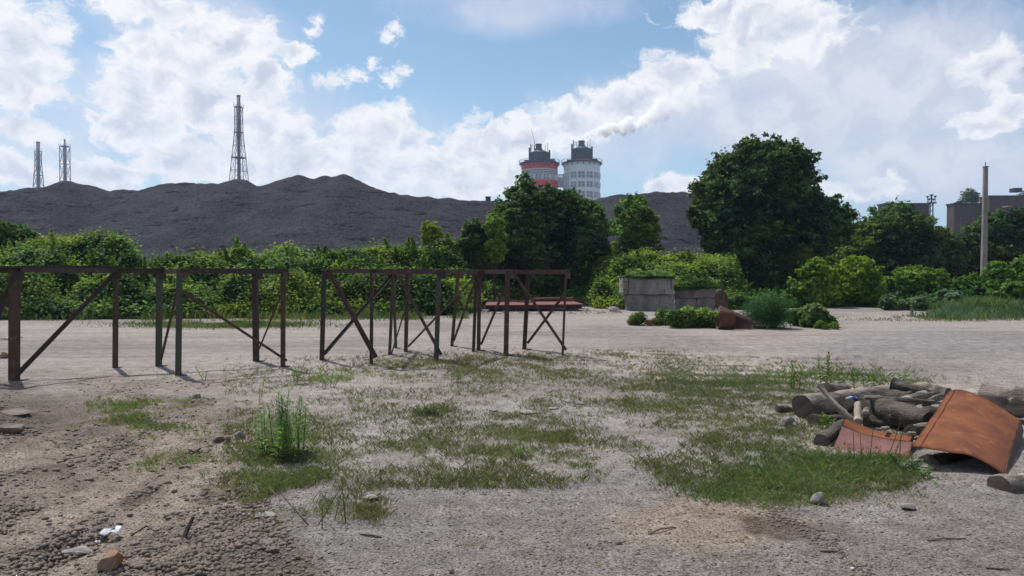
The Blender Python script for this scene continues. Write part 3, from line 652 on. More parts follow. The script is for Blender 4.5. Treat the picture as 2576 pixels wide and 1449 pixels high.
def tree(name, label, cat, poly, d, npuff, nleaf, pal, leaf=.2, puff=(.45, 1.0), thick=1.0, base=None, material=None, group=None, trunk_r=.16, seed=1, flat=.7, sprigs=0, wd=.55):
    """crown outline given by its directions from the viewer; every puff gets its own depth inside a rounded crown"""
    r_ = np.random.default_rng(seed); s = d / FPX; mu, mv = np.mean([q[0] for q in poly]), np.mean([q[1] for q in poly])
    sh_ = lambda q: 1 - min(.24, .85 * puff[0] / s / (math.hypot(q[0] - mu, q[1] - mv) + 1))
    poly = [(mu + (q[0] - mu) * sh_(q), mv + (q[1] - mv) * (sh_(q) if q[1] < mv else 1)) for q in poly]
    us = [q[0] for q in poly]; vs = [q[1] for q in poly]
    px = r_.uniform(min(us), max(us), 9000); py = r_.uniform(min(vs), max(vs), 9000)
    ok = inpoly(px, py, poly); px, py = px[ok], py[ok]; ed = edgedist(px, py, poly)
    rad = r_.uniform(puff[0], puff[1], len(px)); rad = np.minimum(rad, ed * s * 1.25 + puff[0] * .45)
    # prefer an even spread
    keep = []; 
    for i in range(len(px)):
        if all((px[i] - px[j]) ** 2 + (py[i] - py[j]) ** 2 > (rad[i] / s * .42) ** 2 for j in keep): keep.append(i)
        if len(keep) >= npuff: break
    px, py, rad, ed = px[keep], py[keep], rad[keep], ed[keep]
    half = np.sqrt(np.maximum(ed * s * (2 * max(ed) * s - ed * s), 0)) * thick
    PC = []; PR = []
    for i in range(len(px)):
        m_ = 1 + int(half[i] / (rad[i] * 1.1))
        for q in range(min(m_, 4)):
            y = d + (r_.uniform(-1, 1) if m_ > 1 else r_.uniform(-.5, .5)) * half[i]
            y = d - half[i] * .9 if q == 0 else y
            c = P(px[i], py[i], d); c = c + np.array([0, y - d, 0]); PC.append(c); PR.append(rad[i])
    PC = np.array(PC); PR = np.array(PR)
    w_ = PR ** 2; w_ /= w_.sum(); pick = r_.choice(len(PC), nleaf, p=w_)
    dirs = r_.normal(size=(nleaf, 3)); dirs /= np.linalg.norm(dirs, axis=1)[:, None]
    dirs[:, 2] = np.abs(dirs[:, 2]) * np.where(r_.random(nleaf) < .78, 1, -1)
    rr = PR[pick] * (1 - .55 * r_.random(nleaf) ** 2.2) * (1 + .22 * (r_.random(nleaf) < .12))
    C = PC[pick] + dirs * rr[:, None] * np.array([1, 1, flat])
    # most leaves hang in separate sprays spread over each puff
    ks = 15; SD = r_.normal(size=(len(PC), ks, 3)); SD /= np.linalg.norm(SD, axis=2)[:, :, None]; SD[:, :, 2] = SD[:, :, 2] * .8 + .15
    SR = PR[:, None] * r_.uniform(.5, 1.45, (len(PC), ks)); sj = r_.integers(0, ks, nleaf); sd3 = SD[pick, sj]
    g3 = r_.normal(size=(nleaf, 3)); g3 /= (np.linalg.norm(g3, axis=1) + 1e-9)[:, None]; g3 *= (r_.random(nleaf) ** .5)[:, None]
    S_ = PC[pick] + sd3 * SR[pick, sj][:, None] * np.array([1, 1, flat + .1]) + g3 * (PR[pick] * .29)[:, None] * np.array([1.15, 1.15, .55])
    us_ = r_.random(nleaf) < .88; C = np.where(us_[:, None], S_, C); dirs = np.where(us_[:, None], sd3 * .5 + g3 * .7, dirs)
    if sprigs:   # twigs that stick out of the outline
        wk = 1 / PR ** 2.5; k_ = r_.choice(len(PC), sprigs, p=wk / wk.sum()); cc = PC.mean(0); D_ = PC[k_] - cc; D_ /= np.linalg.norm(D_, axis=1)[:, None] + 1e-6; D_ = D_ + r_.normal(size=(sprigs, 3)) * .45; D_[:, 2] = np.abs(D_[:, 2]) * .8 + .35; D_ /= np.linalg.norm(D_, axis=1)[:, None]
        for i in range(sprigs):
            t = np.linspace(.4, 1.15 + .6 * r_.random(), 26)[:, None]; q = PC[k_[i]] + D_[i] * t * max(PR[k_[i]], puff[0] * .9) * np.array([1, 1, .9]) + r_.normal(size=(26, 3)) * leaf * .35
            C = np.vstack([C, q]); dirs = np.vstack([dirs, np.repeat(D_[i][None], 26, 0)])
    C[:, 2] = np.maximum(C[:, 2], .04)
    V, F = leaves(C, dirs * .8 + np.array([0, 0, .7]), leaf, wd, r_=r_)
    if base is None: base = (np.mean(us), 0)
    bx = (base[0] - CU) / FPX * d
    root = tag(empty(name, (bx, d, 0)), label, cat, group)
    mk('crown', V, F, material or M['leaf'], root, cols=tints(C, pal, r_, off=seed * 3.3))
    # trunk with limbs
    Vs = []; Fs = []
    topz = PC[:, 2].max() * .75
    def addt(path, rads):
        v, f = tube(path, rads, 7, .12, seed); b = len(Vs); Vs.extend(v); Fs.extend([tuple(i + b for i in g) for g in f])
    main = [np.array([bx, d, -.1]) + np.array([r_.normal() * .06 * i, r_.normal() * .06 * i, (topz + .1) * i / 5]) for i in range(6)]
    addt(main, [trunk_r * (1 - .14 * i) for i in range(6)])
    order = r_.permutation(len(PC))[:min(16, len(PC))]
    for j in order:
        q = PC[j]; st = main[int(np.clip(q[2] / max(topz, .1) * 3.2, 0, 3))]; mid = (st + q) / 2 + np.array([0, 0, -.12 * np.linalg.norm(q - st)])
        addt([st, mid, q], [trunk_r * .42, trunk_r * .28, trunk_r * .08])
    mk('trunk', Vs, Fs, M['bark'], root)
    return root
BIG = [(1738,560),(1733,520),(1742,470),(1762,440),(1785,418),(1800,392),(1828,372),(1862,352),(1912,345),(1950,358),(1985,362),(2015,376),(2032,398),(2018,440),(2040,470),(2062,500),(2100,522),(2142,548),(2128,590),(2098,628),(2050,652),(2010,690),(1990,735),(1900,745),(1822,738),(1790,690),(1765,640),(1772,606)]
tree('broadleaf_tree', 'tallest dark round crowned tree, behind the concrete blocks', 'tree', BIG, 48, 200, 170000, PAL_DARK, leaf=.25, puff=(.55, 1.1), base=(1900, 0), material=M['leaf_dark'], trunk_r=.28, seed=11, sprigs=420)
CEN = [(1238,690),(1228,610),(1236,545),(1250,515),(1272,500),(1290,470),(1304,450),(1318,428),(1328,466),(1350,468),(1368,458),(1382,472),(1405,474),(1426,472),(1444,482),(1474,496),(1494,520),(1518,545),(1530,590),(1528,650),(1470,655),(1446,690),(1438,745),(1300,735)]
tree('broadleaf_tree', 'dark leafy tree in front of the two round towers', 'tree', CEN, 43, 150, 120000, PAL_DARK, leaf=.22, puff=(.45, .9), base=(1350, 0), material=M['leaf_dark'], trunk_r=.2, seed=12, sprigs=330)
tree('broadleaf_tree', 'smaller light green tree just left of the tallest tree', 'tree', [(1530,600),(1532,545),(1548,512),(1570,500),(1592,484),(1612,488),(1636,525),(1652,560),(1655,600),(1668,640),(1530,655)], 52, 55, 30000, [(.05,.09,.03),(.10,.16,.036),(.16,.23,.05),(.23,.31,.07)], leaf=.2, puff=(.35, .75), base=(1595, 0), trunk_r=.12, seed=13, sprigs=90)
tree('vine_covered_tree', 'dark vine covered stump tree between the bright thicket and the central tree', 'tree', [(1152,690),(1155,610),(1172,565),(1192,543),(1212,562),(1222,600),(1240,640),(1240,705)], 37, 40, 22000, PAL_DARK, leaf=.17, puff=(.3, .6), base=(1195, 0), material=M['leaf_dark'], seed=14, sprigs=70)
tree('vine_covered_tree', 'yellow green vine clump hanging at the left edge of the central tree', 'tree', [(1222,640),(1226,560),(1240,528),(1252,530),(1262,570),(1268,640),(1250,665)], 36.5, 22, 9000, PAL_BRIGHT, leaf=.16, puff=(.25, .45), base=(1245, 0), trunk_r=.08, seed=15, sprigs=30)
tree('sapling', 'thin yellow green sapling sticking up above the bright thicket', 'tree', [(1062,610),(1070,575),(1078,545),(1086,538),(1096,565),(1108,590),(1110,612)], 35, 12, 3200, PAL_BRIGHT, leaf=.17, puff=(.2, .38), base=(1086, 0), trunk_r=.05, seed=16, sprigs=8)
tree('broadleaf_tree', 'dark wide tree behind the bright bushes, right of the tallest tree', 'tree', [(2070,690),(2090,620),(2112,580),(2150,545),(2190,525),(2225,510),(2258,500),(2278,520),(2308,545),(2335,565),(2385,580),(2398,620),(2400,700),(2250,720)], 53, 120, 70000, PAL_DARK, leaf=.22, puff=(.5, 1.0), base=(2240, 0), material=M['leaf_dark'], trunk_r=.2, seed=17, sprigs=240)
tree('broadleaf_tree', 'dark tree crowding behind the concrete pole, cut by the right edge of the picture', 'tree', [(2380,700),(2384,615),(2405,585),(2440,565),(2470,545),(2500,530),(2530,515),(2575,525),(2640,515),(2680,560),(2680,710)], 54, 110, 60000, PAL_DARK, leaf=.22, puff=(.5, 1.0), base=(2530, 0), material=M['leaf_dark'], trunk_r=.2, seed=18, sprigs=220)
tree('roof_tree', 'small airy tree growing on the roof of the brown brick building', 'tree', [(2412,512),(2414,495),(2422,478),(2438,470),(2452,482),(2462,500),(2460,512)], 246, 26, 2600, [(.05,.08,.05),(.07,.11,.06),(.09,.13,.07),(.1,.14,.08)], leaf=.55, puff=(.8, 1.5), base=(2438, 0), seed=19)
tree('roof_tree', 'grey green tree rising beyond the tall brick building at the right edge', 'tree', [(2560,500),(2566,478),(2576,465),(2600,460),(2630,480),(2630,505)], 262, 18, 1800, [(.05,.08,.05),(.07,.11,.06),(.09,.13,.07),(.1,.14,.08)], leaf=.55, puff=(.8, 1.5), base=(2595, 0), seed=20)
tree('broadleaf_tree', 'dark shaded tree at the left edge above the creeper bank', 'tree', [(-80,720),(-90,600),(-40,560),(0,548),(40,552),(68,575),(100,598),(130,640),(128,690),(60,720)], 35, 70, 40000, PAL_VINE[:3] + [(.08,.13,.03)], leaf=.18, puff=(.35, .8), base=(10, 0), seed=21, sprigs=120)
# bright shrubs on the right
BR = [('bright yellow green bush, the one right beside the big dark tree', [(1985,760),(1985,715),(2000,680),(2030,655),(2062,650),(2080,668),(2100,700),(2108,765)], 37, 31),
      ('bright pointed bush under the dark tree, second of the bright bushes from the big tree', [(2085,765),(2090,700),(2110,650),(2140,640),(2170,645),(2190,672),(2205,710),(2205,765)], 38, 32),
      ('wide bright bush in the middle of the bright row, left of the concrete pole', [(2200,765),(2205,715),(2235,690),(2280,675),(2320,670),(2365,682),(2390,715),(2400,750),(2300,768)], 39, 33),
      ('rounded fresh green bush against the foot of the concrete pole', [(2390,760),(2392,725),(2420,705),(2450,690),(2475,700),(2490,725),(2490,765)], 37.5, 34),
      ('tallest bright yellow green bush, at the right edge of the picture', [(2478,770),(2480,705),(2500,668),(2540,648),(2580,640),(2640,640),(2660,700),(2660,775)], 36, 35)]
for lb, poly, d, sd_ in BR:
    tree('bright_bush', lb, 'bush', poly, d, 42, 15000, PAL_BRIGHT, leaf=.19, puff=(.3, .6), seed=sd_, trunk_r=.06, group='bright bushes along the right edge of the yard', sprigs=70, base=((poly[0][0] + poly[-1][0]) / 2, 0))

# creeper thicket: a bank with a lumpy leaf surface
TOPV = np.array([(-200,600),(0,606),(60,604),(110,602),(180,594),(250,590),(286,575),(304,560),(318,596),(340,640),(372,700),(392,655),(447,630),(470,640),(525,624),(565,610),(633,614),(710,606),(765,624),(850,616),(920,612),(1000,612),(1050,604),(1110,594),(1148,606),(1170,655),(1215,690),(1262,676),(1284,688),(1347,710),(1376,728),(1424,742),(1434,700),(1444,650),(1500,628),(1600,628),(1700,620),(1780,618),(1830,645),(1862,735),(1900,748),(2000,742),(2110,748),(2250,745),(2340,730),(2440,728),(2576,735),(2800,735)], float)
BASEV = np.array([(-200,807),(0,805),(400,802),(800,798),(1150,793),(1190,786),(1215,768),(1470,766),(1500,776),(1560,779),(1800,775),(1900,777),(2150,772),(2350,776),(2576,778),(2800,778)], float)
def bank_uv(u): 
    df = FPX * EYE / (np.interp(u, BASEV[:, 0], BASEV[:, 1]) - HZ); tv = np.interp(u, TOPV[:, 0], TOPV[:, 1]); dc = df + 6.0
    for _ in range(3): zc = (EYE + (HZ - tv - 6) / FPX * dc) * .93; dc = df + 1.5 + zc * 1.9
    return df, dc, zc
def bank_h(x, y):
    u = CU + FPX * x / y; df, dc, zc = bank_uv(u); t = (y - df) / (dc - df)
    prof = np.where(t < 1, np.clip(t, 0, 1) ** .62, np.clip(1 - (t - 1) * .55, 0, 1))
    lump = fbm(x * .75, y * .75, 3) - .5; l2 = 1 - np.abs(fbm(x * .42 + 9, y * .42, 2) * 2 - 1)
    foot = sstep(0, .18, t)
    l3 = np.abs(fbm(x * .33 + 31, y * .6 + 4, 3) - .5) * 2
    z = prof * zc * (1 + .4 * lump) + foot * ((l2 - .75) * 1.2 - (1 - l3) ** 5 * 1.9 + .22) * np.clip(zc / 2, .3, 1) * np.where(t < .85, 1, .45)
    return np.where(t > 0, np.maximum(z, .02), -.05)
ug = np.linspace(-190, 2790, 520); tg = np.linspace(0, 2.7, 70)
U, Tt = np.meshgrid(ug, tg, indexing='ij'); df, dc, zc = bank_uv(U); Yb = df + (dc - df) * Tt; Xb = (U - CU) / FPX * Yb
Zb = bank_h(Xb, Yb) * .9 - .12
idx = np.arange(U.size).reshape(U.shape); F = np.stack([idx[:-1, :-1], idx[1:, :-1], idx[1:, 1:], idx[:-1, 1:]], -1).reshape(-1, 4)
tag(mk('bank', np.stack([Xb.ravel(), Yb.ravel(), Zb.ravel()], 1), F, M['earth']), kind='structure')
def cover(name, label, u0, u1, n, pal, leaf, seed, tmax=1.35):
    r_ = np.random.default_rng(seed); u = r_.uniform(u0, u1, n * 2); t = r_.random(n * 2) ** 1.0 * tmax
    df, dc, zc = bank_uv(u); y = df + (dc - df) * t; x = (u - CU) / FPX * y
    keep = r_.random(n * 2) < (.35 + np.clip(zc, 0, 3.5) / 3.5 * .65) * 1.0
    x, y = x[keep][:n], y[keep][:n]; z = bank_h(x, y); e = .15
    nx = -(bank_h(x + e, y) - z) / e; ny = -(bank_h(x, y + e) - z) / e
    N_ = np.stack([nx, ny, np.ones_like(nx)], 1); N_ /= np.linalg.norm(N_, axis=1)[:, None]
    k_ = np.abs(r_.normal(size=len(x))) * .13 - .1
    # taller shoots
    k_ += (r_.random(len(x)) < .07) * r_.random(len(x)) * .5
    C = np.stack([x, y, z], 1) + N_ * k_[:, None]; C += r_.normal(size=C.shape) * .05
    C[:, 2] = np.maximum(C[:, 2], .03)
    V, F = leaves(C, N_ * .4 + np.array([0, 0, .8]), leaf, .8, jitter=.45, droop=.5, r_=r_)
    tag(mk(name, V, F, M['leaf'], cols=tints(C, pal, r_, sc=.55, off=seed)), label, 'creeper', kind='stuff')
cover('creeper_leaves', 'bright green creeper thicket covering the bank left of the central tree', -180, 1235, 330000, PAL_VINE, .125, 41)
cover('creeper_leaves', 'green creeper carpet over the low bank behind the red steel beam', 1235, 1434, 26000, PAL_VINE, .14, 42)
cover('creeper_leaves', 'dense creeper carpet on the mound behind the concrete blocks', 1434, 1862, 150000, [(.06, .11, .03), (.11, .18, .04), (.17, .25, .055), (.24, .31, .08)], .125, 43)
cover('creeper_leaves', 'low green scrub at the foot of the right hand bushes', 1862, 2760, 60000, PAL_FRESH, .15, 44)

def shoots(label, u0, u1, cnt, seed, pal):
    r_ = np.random.default_rng(seed); Cs = []; Ds = []
    for i in range(cnt):
        u = r_.uniform(u0, u1); df, dc, zc = bank_uv(np.array([u])); y = (df + (dc - df) * r_.uniform(.25, 1.0))[0]; x = (u - CU) / FPX * y; z = bank_h(np.array([x]), np.array([y]))[0]
        H = r_.uniform(.25, .95); w_ = H * r_.uniform(.12, .3); k_ = int(60 + 190 * H); t = r_.random(k_); ln = r_.normal(size=2) * .18
        g = r_.normal(size=(k_, 2)) * (w_ * (1.05 - t))[:, None]; Cs.append(np.stack([x + g[:, 0] + ln[0] * t, y + g[:, 1] + ln[1] * t, z - .1 + H * t], 1)); Ds.append(np.stack([g[:, 0] * 3, g[:, 1] * 3, np.full(k_, .5)], 1))
    C = np.vstack(Cs); V, F = leaves(C, np.vstack(Ds), .13, .6, jitter=.6, droop=.6, r_=r_)
    tag(mk('creeper_shoots', V, F, M['leaf'], cols=tints(C, pal, r_, sc=.6, off=seed)), label, 'creeper', kind='stuff')
shoots('leafy shoots standing up out of the creeper thicket on the left', -150, 1230, 120, 301, PAL_BRIGHT)
shoots('leafy shoots standing up out of the mound behind the concrete blocks', 1440, 1830, 10, 302, PAL_VINE)
shoots('leafy shoots at the foot of the right hand bushes', 1880, 2700, 120, 303, PAL_FRESH)
# smaller plants that stand on their own
def bush(name, label, cat, u, v, wpx, hpx, n, pal, leaf=.1, seed=1, group=None, wd=.6, deep=.6, fine=False):
    b0 = G(u, v); d = b0[1]; s = d / FPX; W_, H_ = wpx * s / 2, hpx * s; r_ = np.random.default_rng(seed)
    root = tag(empty(name, (b0[0], d, 0)), label, cat, group)
    np_ = max(7, int(n / 350)); pc = np.stack([b0[0] + r_.uniform(-.78, .78, np_) * W_, d + r_.uniform(-1, 1, np_) * W_ * deep, r_.uniform(.12, .72, np_) * H_], 1)
    sx = 1 - .5 * (np.abs(pc[:, 0] - b0[0]) / W_) ** 2; pc[:, 2] *= sx; pr = H_ * r_.uniform(.2, .34, np_) + .05
    pk = r_.integers(0, np_, n); D_ = r_.normal(size=(n, 3)); D_ /= np.linalg.norm(D_, axis=1)[:, None]
    C = pc[pk] + D_ * (pr[pk] * (1 - .7 * r_.random(n) ** 1.5))[:, None] * np.array([1.1, 1.1, 1.0])
    if fine: C[:, 2] += (r_.random(n) < .25) * r_.random(n) * H_ * .25
    C[:, 2] = np.maximum(C[:, 2], .03)
    V, F = leaves(C, D_ * .5 + np.array([0, 0, .8]), leaf, wd, jitter=.5, r_=r_)
    mk('foliage', V, F, M['leaf'], root, cols=tints(C, pal, r_, sc=1.5, off=seed))
    m = MB()
    for i in range(min(np_, 12)): m.cyl((b0[0] + r_.normal() * W_ * .2, d + r_.normal() * W_ * .1, -.03), pc[i], .012, .005, n=5)
    m.build('stems', M['bark'], root); return root
bush('low_shrub', 'low leafy shrub left of the rusty curled sheet, widest of the yard clump', 'shrub', 1735, 822, 150, 50, 9000, PAL_VINE, .1, 51)
bush('low_shrub', 'rounded green shrub touching the left side of the rusty curled sheet', 'shrub', 1762, 823, 84, 58, 6000, PAL_VINE, .1, 52)
bush('low_shrub', 'small spiky green weed bush in front of the concrete blocks', 'shrub', 1672, 818, 45, 42, 2200, PAL_FRESH, .08, 53)
bush('low_shrub', 'small green bush at the left end of the yard clump', 'shrub', 1607, 818, 42, 34, 1800, PAL_FRESH, .07, 54)
bush('dry_weeds', 'dry reddish brown weeds between the small bushes of the yard clump', 'weeds', 1610, 818, 110, 22, 1500, [(.10,.06,.04),(.13,.08,.05),(.11,.09,.05),(.10,.11,.05)], .06, 55, wd=.3)
bush('feathery_bush', 'tall feathery fine leaved bush right of the rusty curled sheet', 'bush', 1930, 826, 105, 92, 15000, [(.03,.085,.03),(.04,.10,.035),(.05,.12,.035),(.06,.13,.04)], .07, 56, wd=.25, fine=True)
bush('burdock', 'large leaved burdock clump at the right end of the yard clump', 'weed plant', 2045, 822, 115, 66, 1800, [(.04,.09,.035),(.06,.12,.045),(.085,.14,.055),(.12,.17,.07)], .2, 57, wd=.75)
bush('low_shrub', 'small yellow green tuft at the foot of the burdock clump', 'shrub', 2080, 828, 60, 22, 1500, PAL_BRIGHT, .07, 58, wd=.35)
bush('low_shrub', 'green shrub hiding the base of the bank behind the feathery bush', 'shrub', 1880, 778, 110, 42, 4500, PAL_VINE, .12, 59)
bush('burdock', 'pale big leaved burdock clump at the edge of the bright bushes', 'weed plant', 2265, 780, 110, 50, 2000, [(.06,.11,.05),(.09,.14,.07),(.13,.18,.10),(.17,.21,.13)], .2, 60, wd=.8)
bush('burdock', 'pale big leaved burdock clump below the wide bright bush', 'weed plant', 2360, 775, 120, 55, 2200, [(.06,.11,.05),(.09,.14,.07),(.12,.17,.09),(.17,.21,.13)], .2, 61, wd=.8)
bush('burdock', 'grey green broad leaved weeds at the right edge under the tallest bush', 'weed plant', 2560, 770, 80, 40, 1500, [(.06,.10,.05),(.09,.13,.07),(.12,.16,.09),(.15,.19,.12)], .16, 62, wd=.7)
def tall_grass(name, label, u0, u1, v0, v1, n, hmin, hmax, pal, wid, seed, topfn=None):
    r_ = np.random.default_rng(seed); u = r_.uniform(u0, u1, n); v = (v0 + v1) / 2 + np.clip(r_.normal(size=n) * (v1 - v0) * .3, -(v1 - v0) * .8, (v1 - v0) * .8)
    B = np.array([G(a, b) for a, b in zip(u, v)]); B[:, 2] = ground_h(B[:, 0], B[:, 1])
    nz = fbm(B[:, 0] * 1.1, B[:, 1] * 1.1, 3) * (.62 + .38 * sstep(u0, u0 + 150, u)); kk = nz > .44; B, nz = B[kk], nz[kk]
    return blades(name, label, B, r_.uniform(hmin, hmax, len(B)) * (.45 + 1.5 * (nz - .4) * 2), pal, wid, r_)
def blades(name, label, B, H, pal, wid, r_, lean=.35, cat='grass', parent=None, kind='stuff', tintc=None, arr=None):
    n = len(B); a = r_.random(n) * 6.28; sd = np.stack([np.cos(a), np.sin(a), np.zeros(n)], 1); b = r_.random(n) * 6.28
    ln = np.stack([np.cos(b), np.sin(b), np.zeros(n)], 1) * (H * lean * r_.random(n) * 1.6)[:, None]
    w_ = wid * (.6 + .8 * r_.random(n)); 
    V = np.stack([B - sd * w_[:, None] / 2, B + sd * w_[:, None] / 2, B + ln * .4 + sd * w_[:, None] * .35 + np.array([0, 0, 1]) * (H * .6)[:, None], B + ln + np.array([0, 0, 1]) * (H * (1 - .15 * lean))[:, None]], 1).reshape(-1, 3)
    F = np.arange(4 * n).reshape(n, 4)
    c = tints(B * np.array([1, 1, 1]), pal, r_, sc=2.0, off=3) if tintc is None else np.repeat(tintc, 4, axis=0)
    o = mk(name, V, F, M['grass'], parent, cols=c)
    return tag(o, label, cat, kind=kind) if parent is None else o
tall_grass('tall_grass', 'tall blue green grass patch below the concrete pole and the tallest bush', 2290, 2660, 758, 797, 52000, .10, .48, [(.07,.12,.06),(.09,.145,.07),(.12,.17,.085),(.16,.2,.11)], .012, 71)
tall_grass('fringe_grass', 'grass fringe along the foot of the creeper thicket', -100, 1180, 797, 806, 13000, .04, .30, [(.06,.10,.035),(.09,.13,.045),(.13,.16,.06),(.17,.18,.09)], .012, 72)

# ------------------------------------------------------------------ grass on the yard
PATCH = [  # u, v, ru, rv, blades, height, palette index, bare-spot threshold
 (370,1060,135,38,5200,.11,0,.42),(440,1165,85,26,1500,.09,0,.45),(300,1030,60,20,900,.10,0,.42),(480,1010,70,16,500,.07,1,.45),
 (720,1175,115,80,8000,.13,1,.40),(650,1230,60,60,2500,.11,1,.42),(800,1215,110,50,4200,.10,1,.42),(690,1120,120,70,3500,.10,0,.42),
 (1130,917,215,20,7000,.14,2,.36),(1330,907,140,16,3800,.13,2,.38),(1190,945,160,22,4500,.12,1,.42),(1400,940,130,25,4500,.11,1,.42),(1010,935,110,16,1600,.10,0,.45),
 (1090,1035,60,20,1600,.11,1,.38),(960,1005,60,12,900,.07,1,.4),(1250,1000,60,15,1200,.08,1,.4),
 (1300,1070,110,45,7000,.09,1,.34),(1400,1105,90,35,4500,.09,1,.34),(1270,1140,65,22,1700,.08,1,.42),(1460,1160,60,38,2600,.08,1,.4),(1500,1090,70,22,1400,.07,2,.42),
 (1030,1110,90,26,3000,.08,1,.4),(1130,1150,95,36,2800,.08,1,.45),(1190,1215,65,26,1500,.07,1,.42),(860,1120,80,60,1200,.08,2,.45),
 (1380,1000,180,30,3200,.08,2,.45),(1560,990,90,40,2600,.08,2,.42),(1600,1010,60,24,1800,.09,1,.4),
 (1720,950,170,34,8500,.12,1,.33),(1830,985,190,40,9500,.11,1,.30),(1950,955,170,26,4500,.14,3,.36),(1700,1020,110,36,3800,.09,1,.36),(1790,1040,130,22,2600,.09,1,.4),(1720,905,70,18,1700,.13,1,.38),
 (1585,893,85,10,2200,.12,2,.36),(1930,1090,120,60,6500,.09,1,.36),(1790,1110,90,35,2400,.08,1,.42),(1620,1140,90,26,1500,.07,1,.45),
 (2050,1190,190,50,11000,.11,3,.28),(1870,1225,110,36,7000,.09,3,.30),(1960,1245,150,24,5500,.08,3,.33),(2200,1200,110,36,6000,.10,3,.33),(2160,1165,110,12,2600,.13,3,.3),(2130,1235,140,22,3000,.09,2,.4),
 (1720,1190,90,40,2400,.08,1,.42),(930,1295,46,28,800,.11,2,.36),(810,1290,55,30,260,.09,0,.45),(2250,1250,90,26,900,.07,2,.45),
 (700,950,110,22,1100,.09,0,.45),(830,955,70,16,1300,.12,0,.4),(430,945,60,12,500,.08,0,.42),(1330,1240,60,30,500,.06,2,.5),(2120,945,130,16,2600,.16,3,.36),(2280,960,90,10,900,.14,3,.42),(2040,1020,70,40,1800,.08,1,.4)]
PALS = [[(.08,.13,.04),(.11,.165,.046),(.15,.20,.06),(.20,.24,.09)], [(.07,.095,.045),(.095,.122,.052),(.125,.15,.065),(.165,.18,.09)], [(.10,.08,.05),(.12,.105,.055),(.11,.12,.055),(.15,.14,.08)], [(.05,.09,.028),(.07,.12,.036),(.10,.155,.045),(.14,.19,.07)]]
BB, HH, CC = [], [], []
for (cu, cv, ru, rv, n, hgt, pi, th) in PATCH:
    n = int(n * (1.25 if pi == 0 else .85 if pi == 3 else 1.35)); hgt = hgt * (1.5 if pi in (0, 3) else 1.3); th = th + (.03 if pi == 1 else 0)
    nt = n // 4; q = rng.normal(size=(nt, 2)) * .62; u = cu + q[:, 0] * ru; v = np.maximum(cv + q[:, 1] * rv, 770)
    yy = EYE * FPX / (v - HZ); xx = (u - CU) / FPX * yy
    k_ = rng.random(len(xx)) < sstep(th - .06, th + .26, fbm(xx * 2.6, yy * 2.6, 4, .65)) * 1.15; xx, yy = xx[k_], yy[k_]
    kb = 5; X2 = np.repeat(xx, kb) + rng.normal(size=len(xx) * kb) * .018; Y2 = np.repeat(yy, kb) + rng.normal(size=len(xx) * kb) * .018
    BB.append(np.stack([X2, Y2, ground_h(X2, Y2) - .004], 1)); HH.append(hgt * .46 * rng.uniform(.25, 1.0, len(X2)) * np.repeat(rng.uniform(.5, 1.1, len(xx)), kb))
    p0 = np.array(PALS[pi]); j = np.repeat(np.clip(fbm(xx * 1.1 + 5, yy * 1.1, 3) * 1.6 - .3 + rng.normal(size=len(xx)) * .15, 0, .999), kb) * 3; ji = j.astype(int); f = (j - ji)[:, None]
    c = p0[ji] * (1 - f) + p0[np.minimum(ji + 1, 3)] * f; br_ = rng.random(len(c)) < .30; c[br_] = c[br_] * .3 + np.array([.20, .165, .105]) * .7; c = (c * .78 + c.mean(1, keepdims=True) * .22) * 1.22; CC.append(c * rng.uniform(.7, 1.3, (len(c), 1)))
# thin scattered blades over the middle of the yard
n = 22000; u = rng.uniform(560, 2300, n); v = rng.uniform(900, 1280, n); yy = EYE * FPX / (v - HZ); xx = (u - CU) / FPX * yy
k_ = (fbm(xx * 1.4, yy * 1.4, 3) > .40 + .2 * rng.random(n)) & (v < 1240 + 0 * u); xx, yy = np.repeat(xx[k_], 5), np.repeat(yy[k_], 5); xx = xx + rng.normal(size=len(xx)) * .02; yy = yy + rng.normal(size=len(yy)) * .02
BB.append(np.stack([xx, yy, ground_h(xx, yy) - .004], 1)); HH.append(rng.uniform(.015, .06, len(xx))); CC.append(np.array([.12, .125, .07]) * rng.uniform(.6, 1.5, (len(xx), 1)))
Bm = np.vstack(BB); Hm = np.concatenate(HH); Cm = np.vstack(CC); ok = Bm[:, 1] > 3
blades('grass', 'short patchy grass growing through the dusty yard', Bm[ok], Hm[ok], None, .0038, rng, lean=.7, tintc=Cm[ok])
# far grass strip beyond the left frame
n = 14000; u = rng.normal(560, 110, n); v = 818 + rng.normal(size=n) * 4.0; yy = EYE * FPX / (v - HZ); xx = (u - CU) / FPX * yy; k_ = fbm(xx * .9, yy * .9, 3) > .38; xx, yy = xx[k_], yy[k_]
blades('grass_strip', 'thin strip of low grass between the left frames and the thicket', np.stack([xx, yy, ground_h(xx, yy) - .004], 1), rng.uniform(.03, .14, len(xx)), PALS[1], .014, rng, lean=.6)
n = 5000; u = rng.normal(2400, 130, n); v = 801 + rng.normal(size=n) * 4.0; yy = EYE * FPX / (v - HZ); xx = (u - CU) / FPX * yy; k_ = fbm(xx * .9, yy * .9, 3) > .45; xx, yy = xx[k_], yy[k_]
blades('grass_strip', 'sparse low grass on the far right side of the grey road', np.stack([xx, yy, ground_h(xx, yy) - .004], 1), rng.uniform(.03, .12, len(xx)), PALS[1], .014, rng, lean=.6)

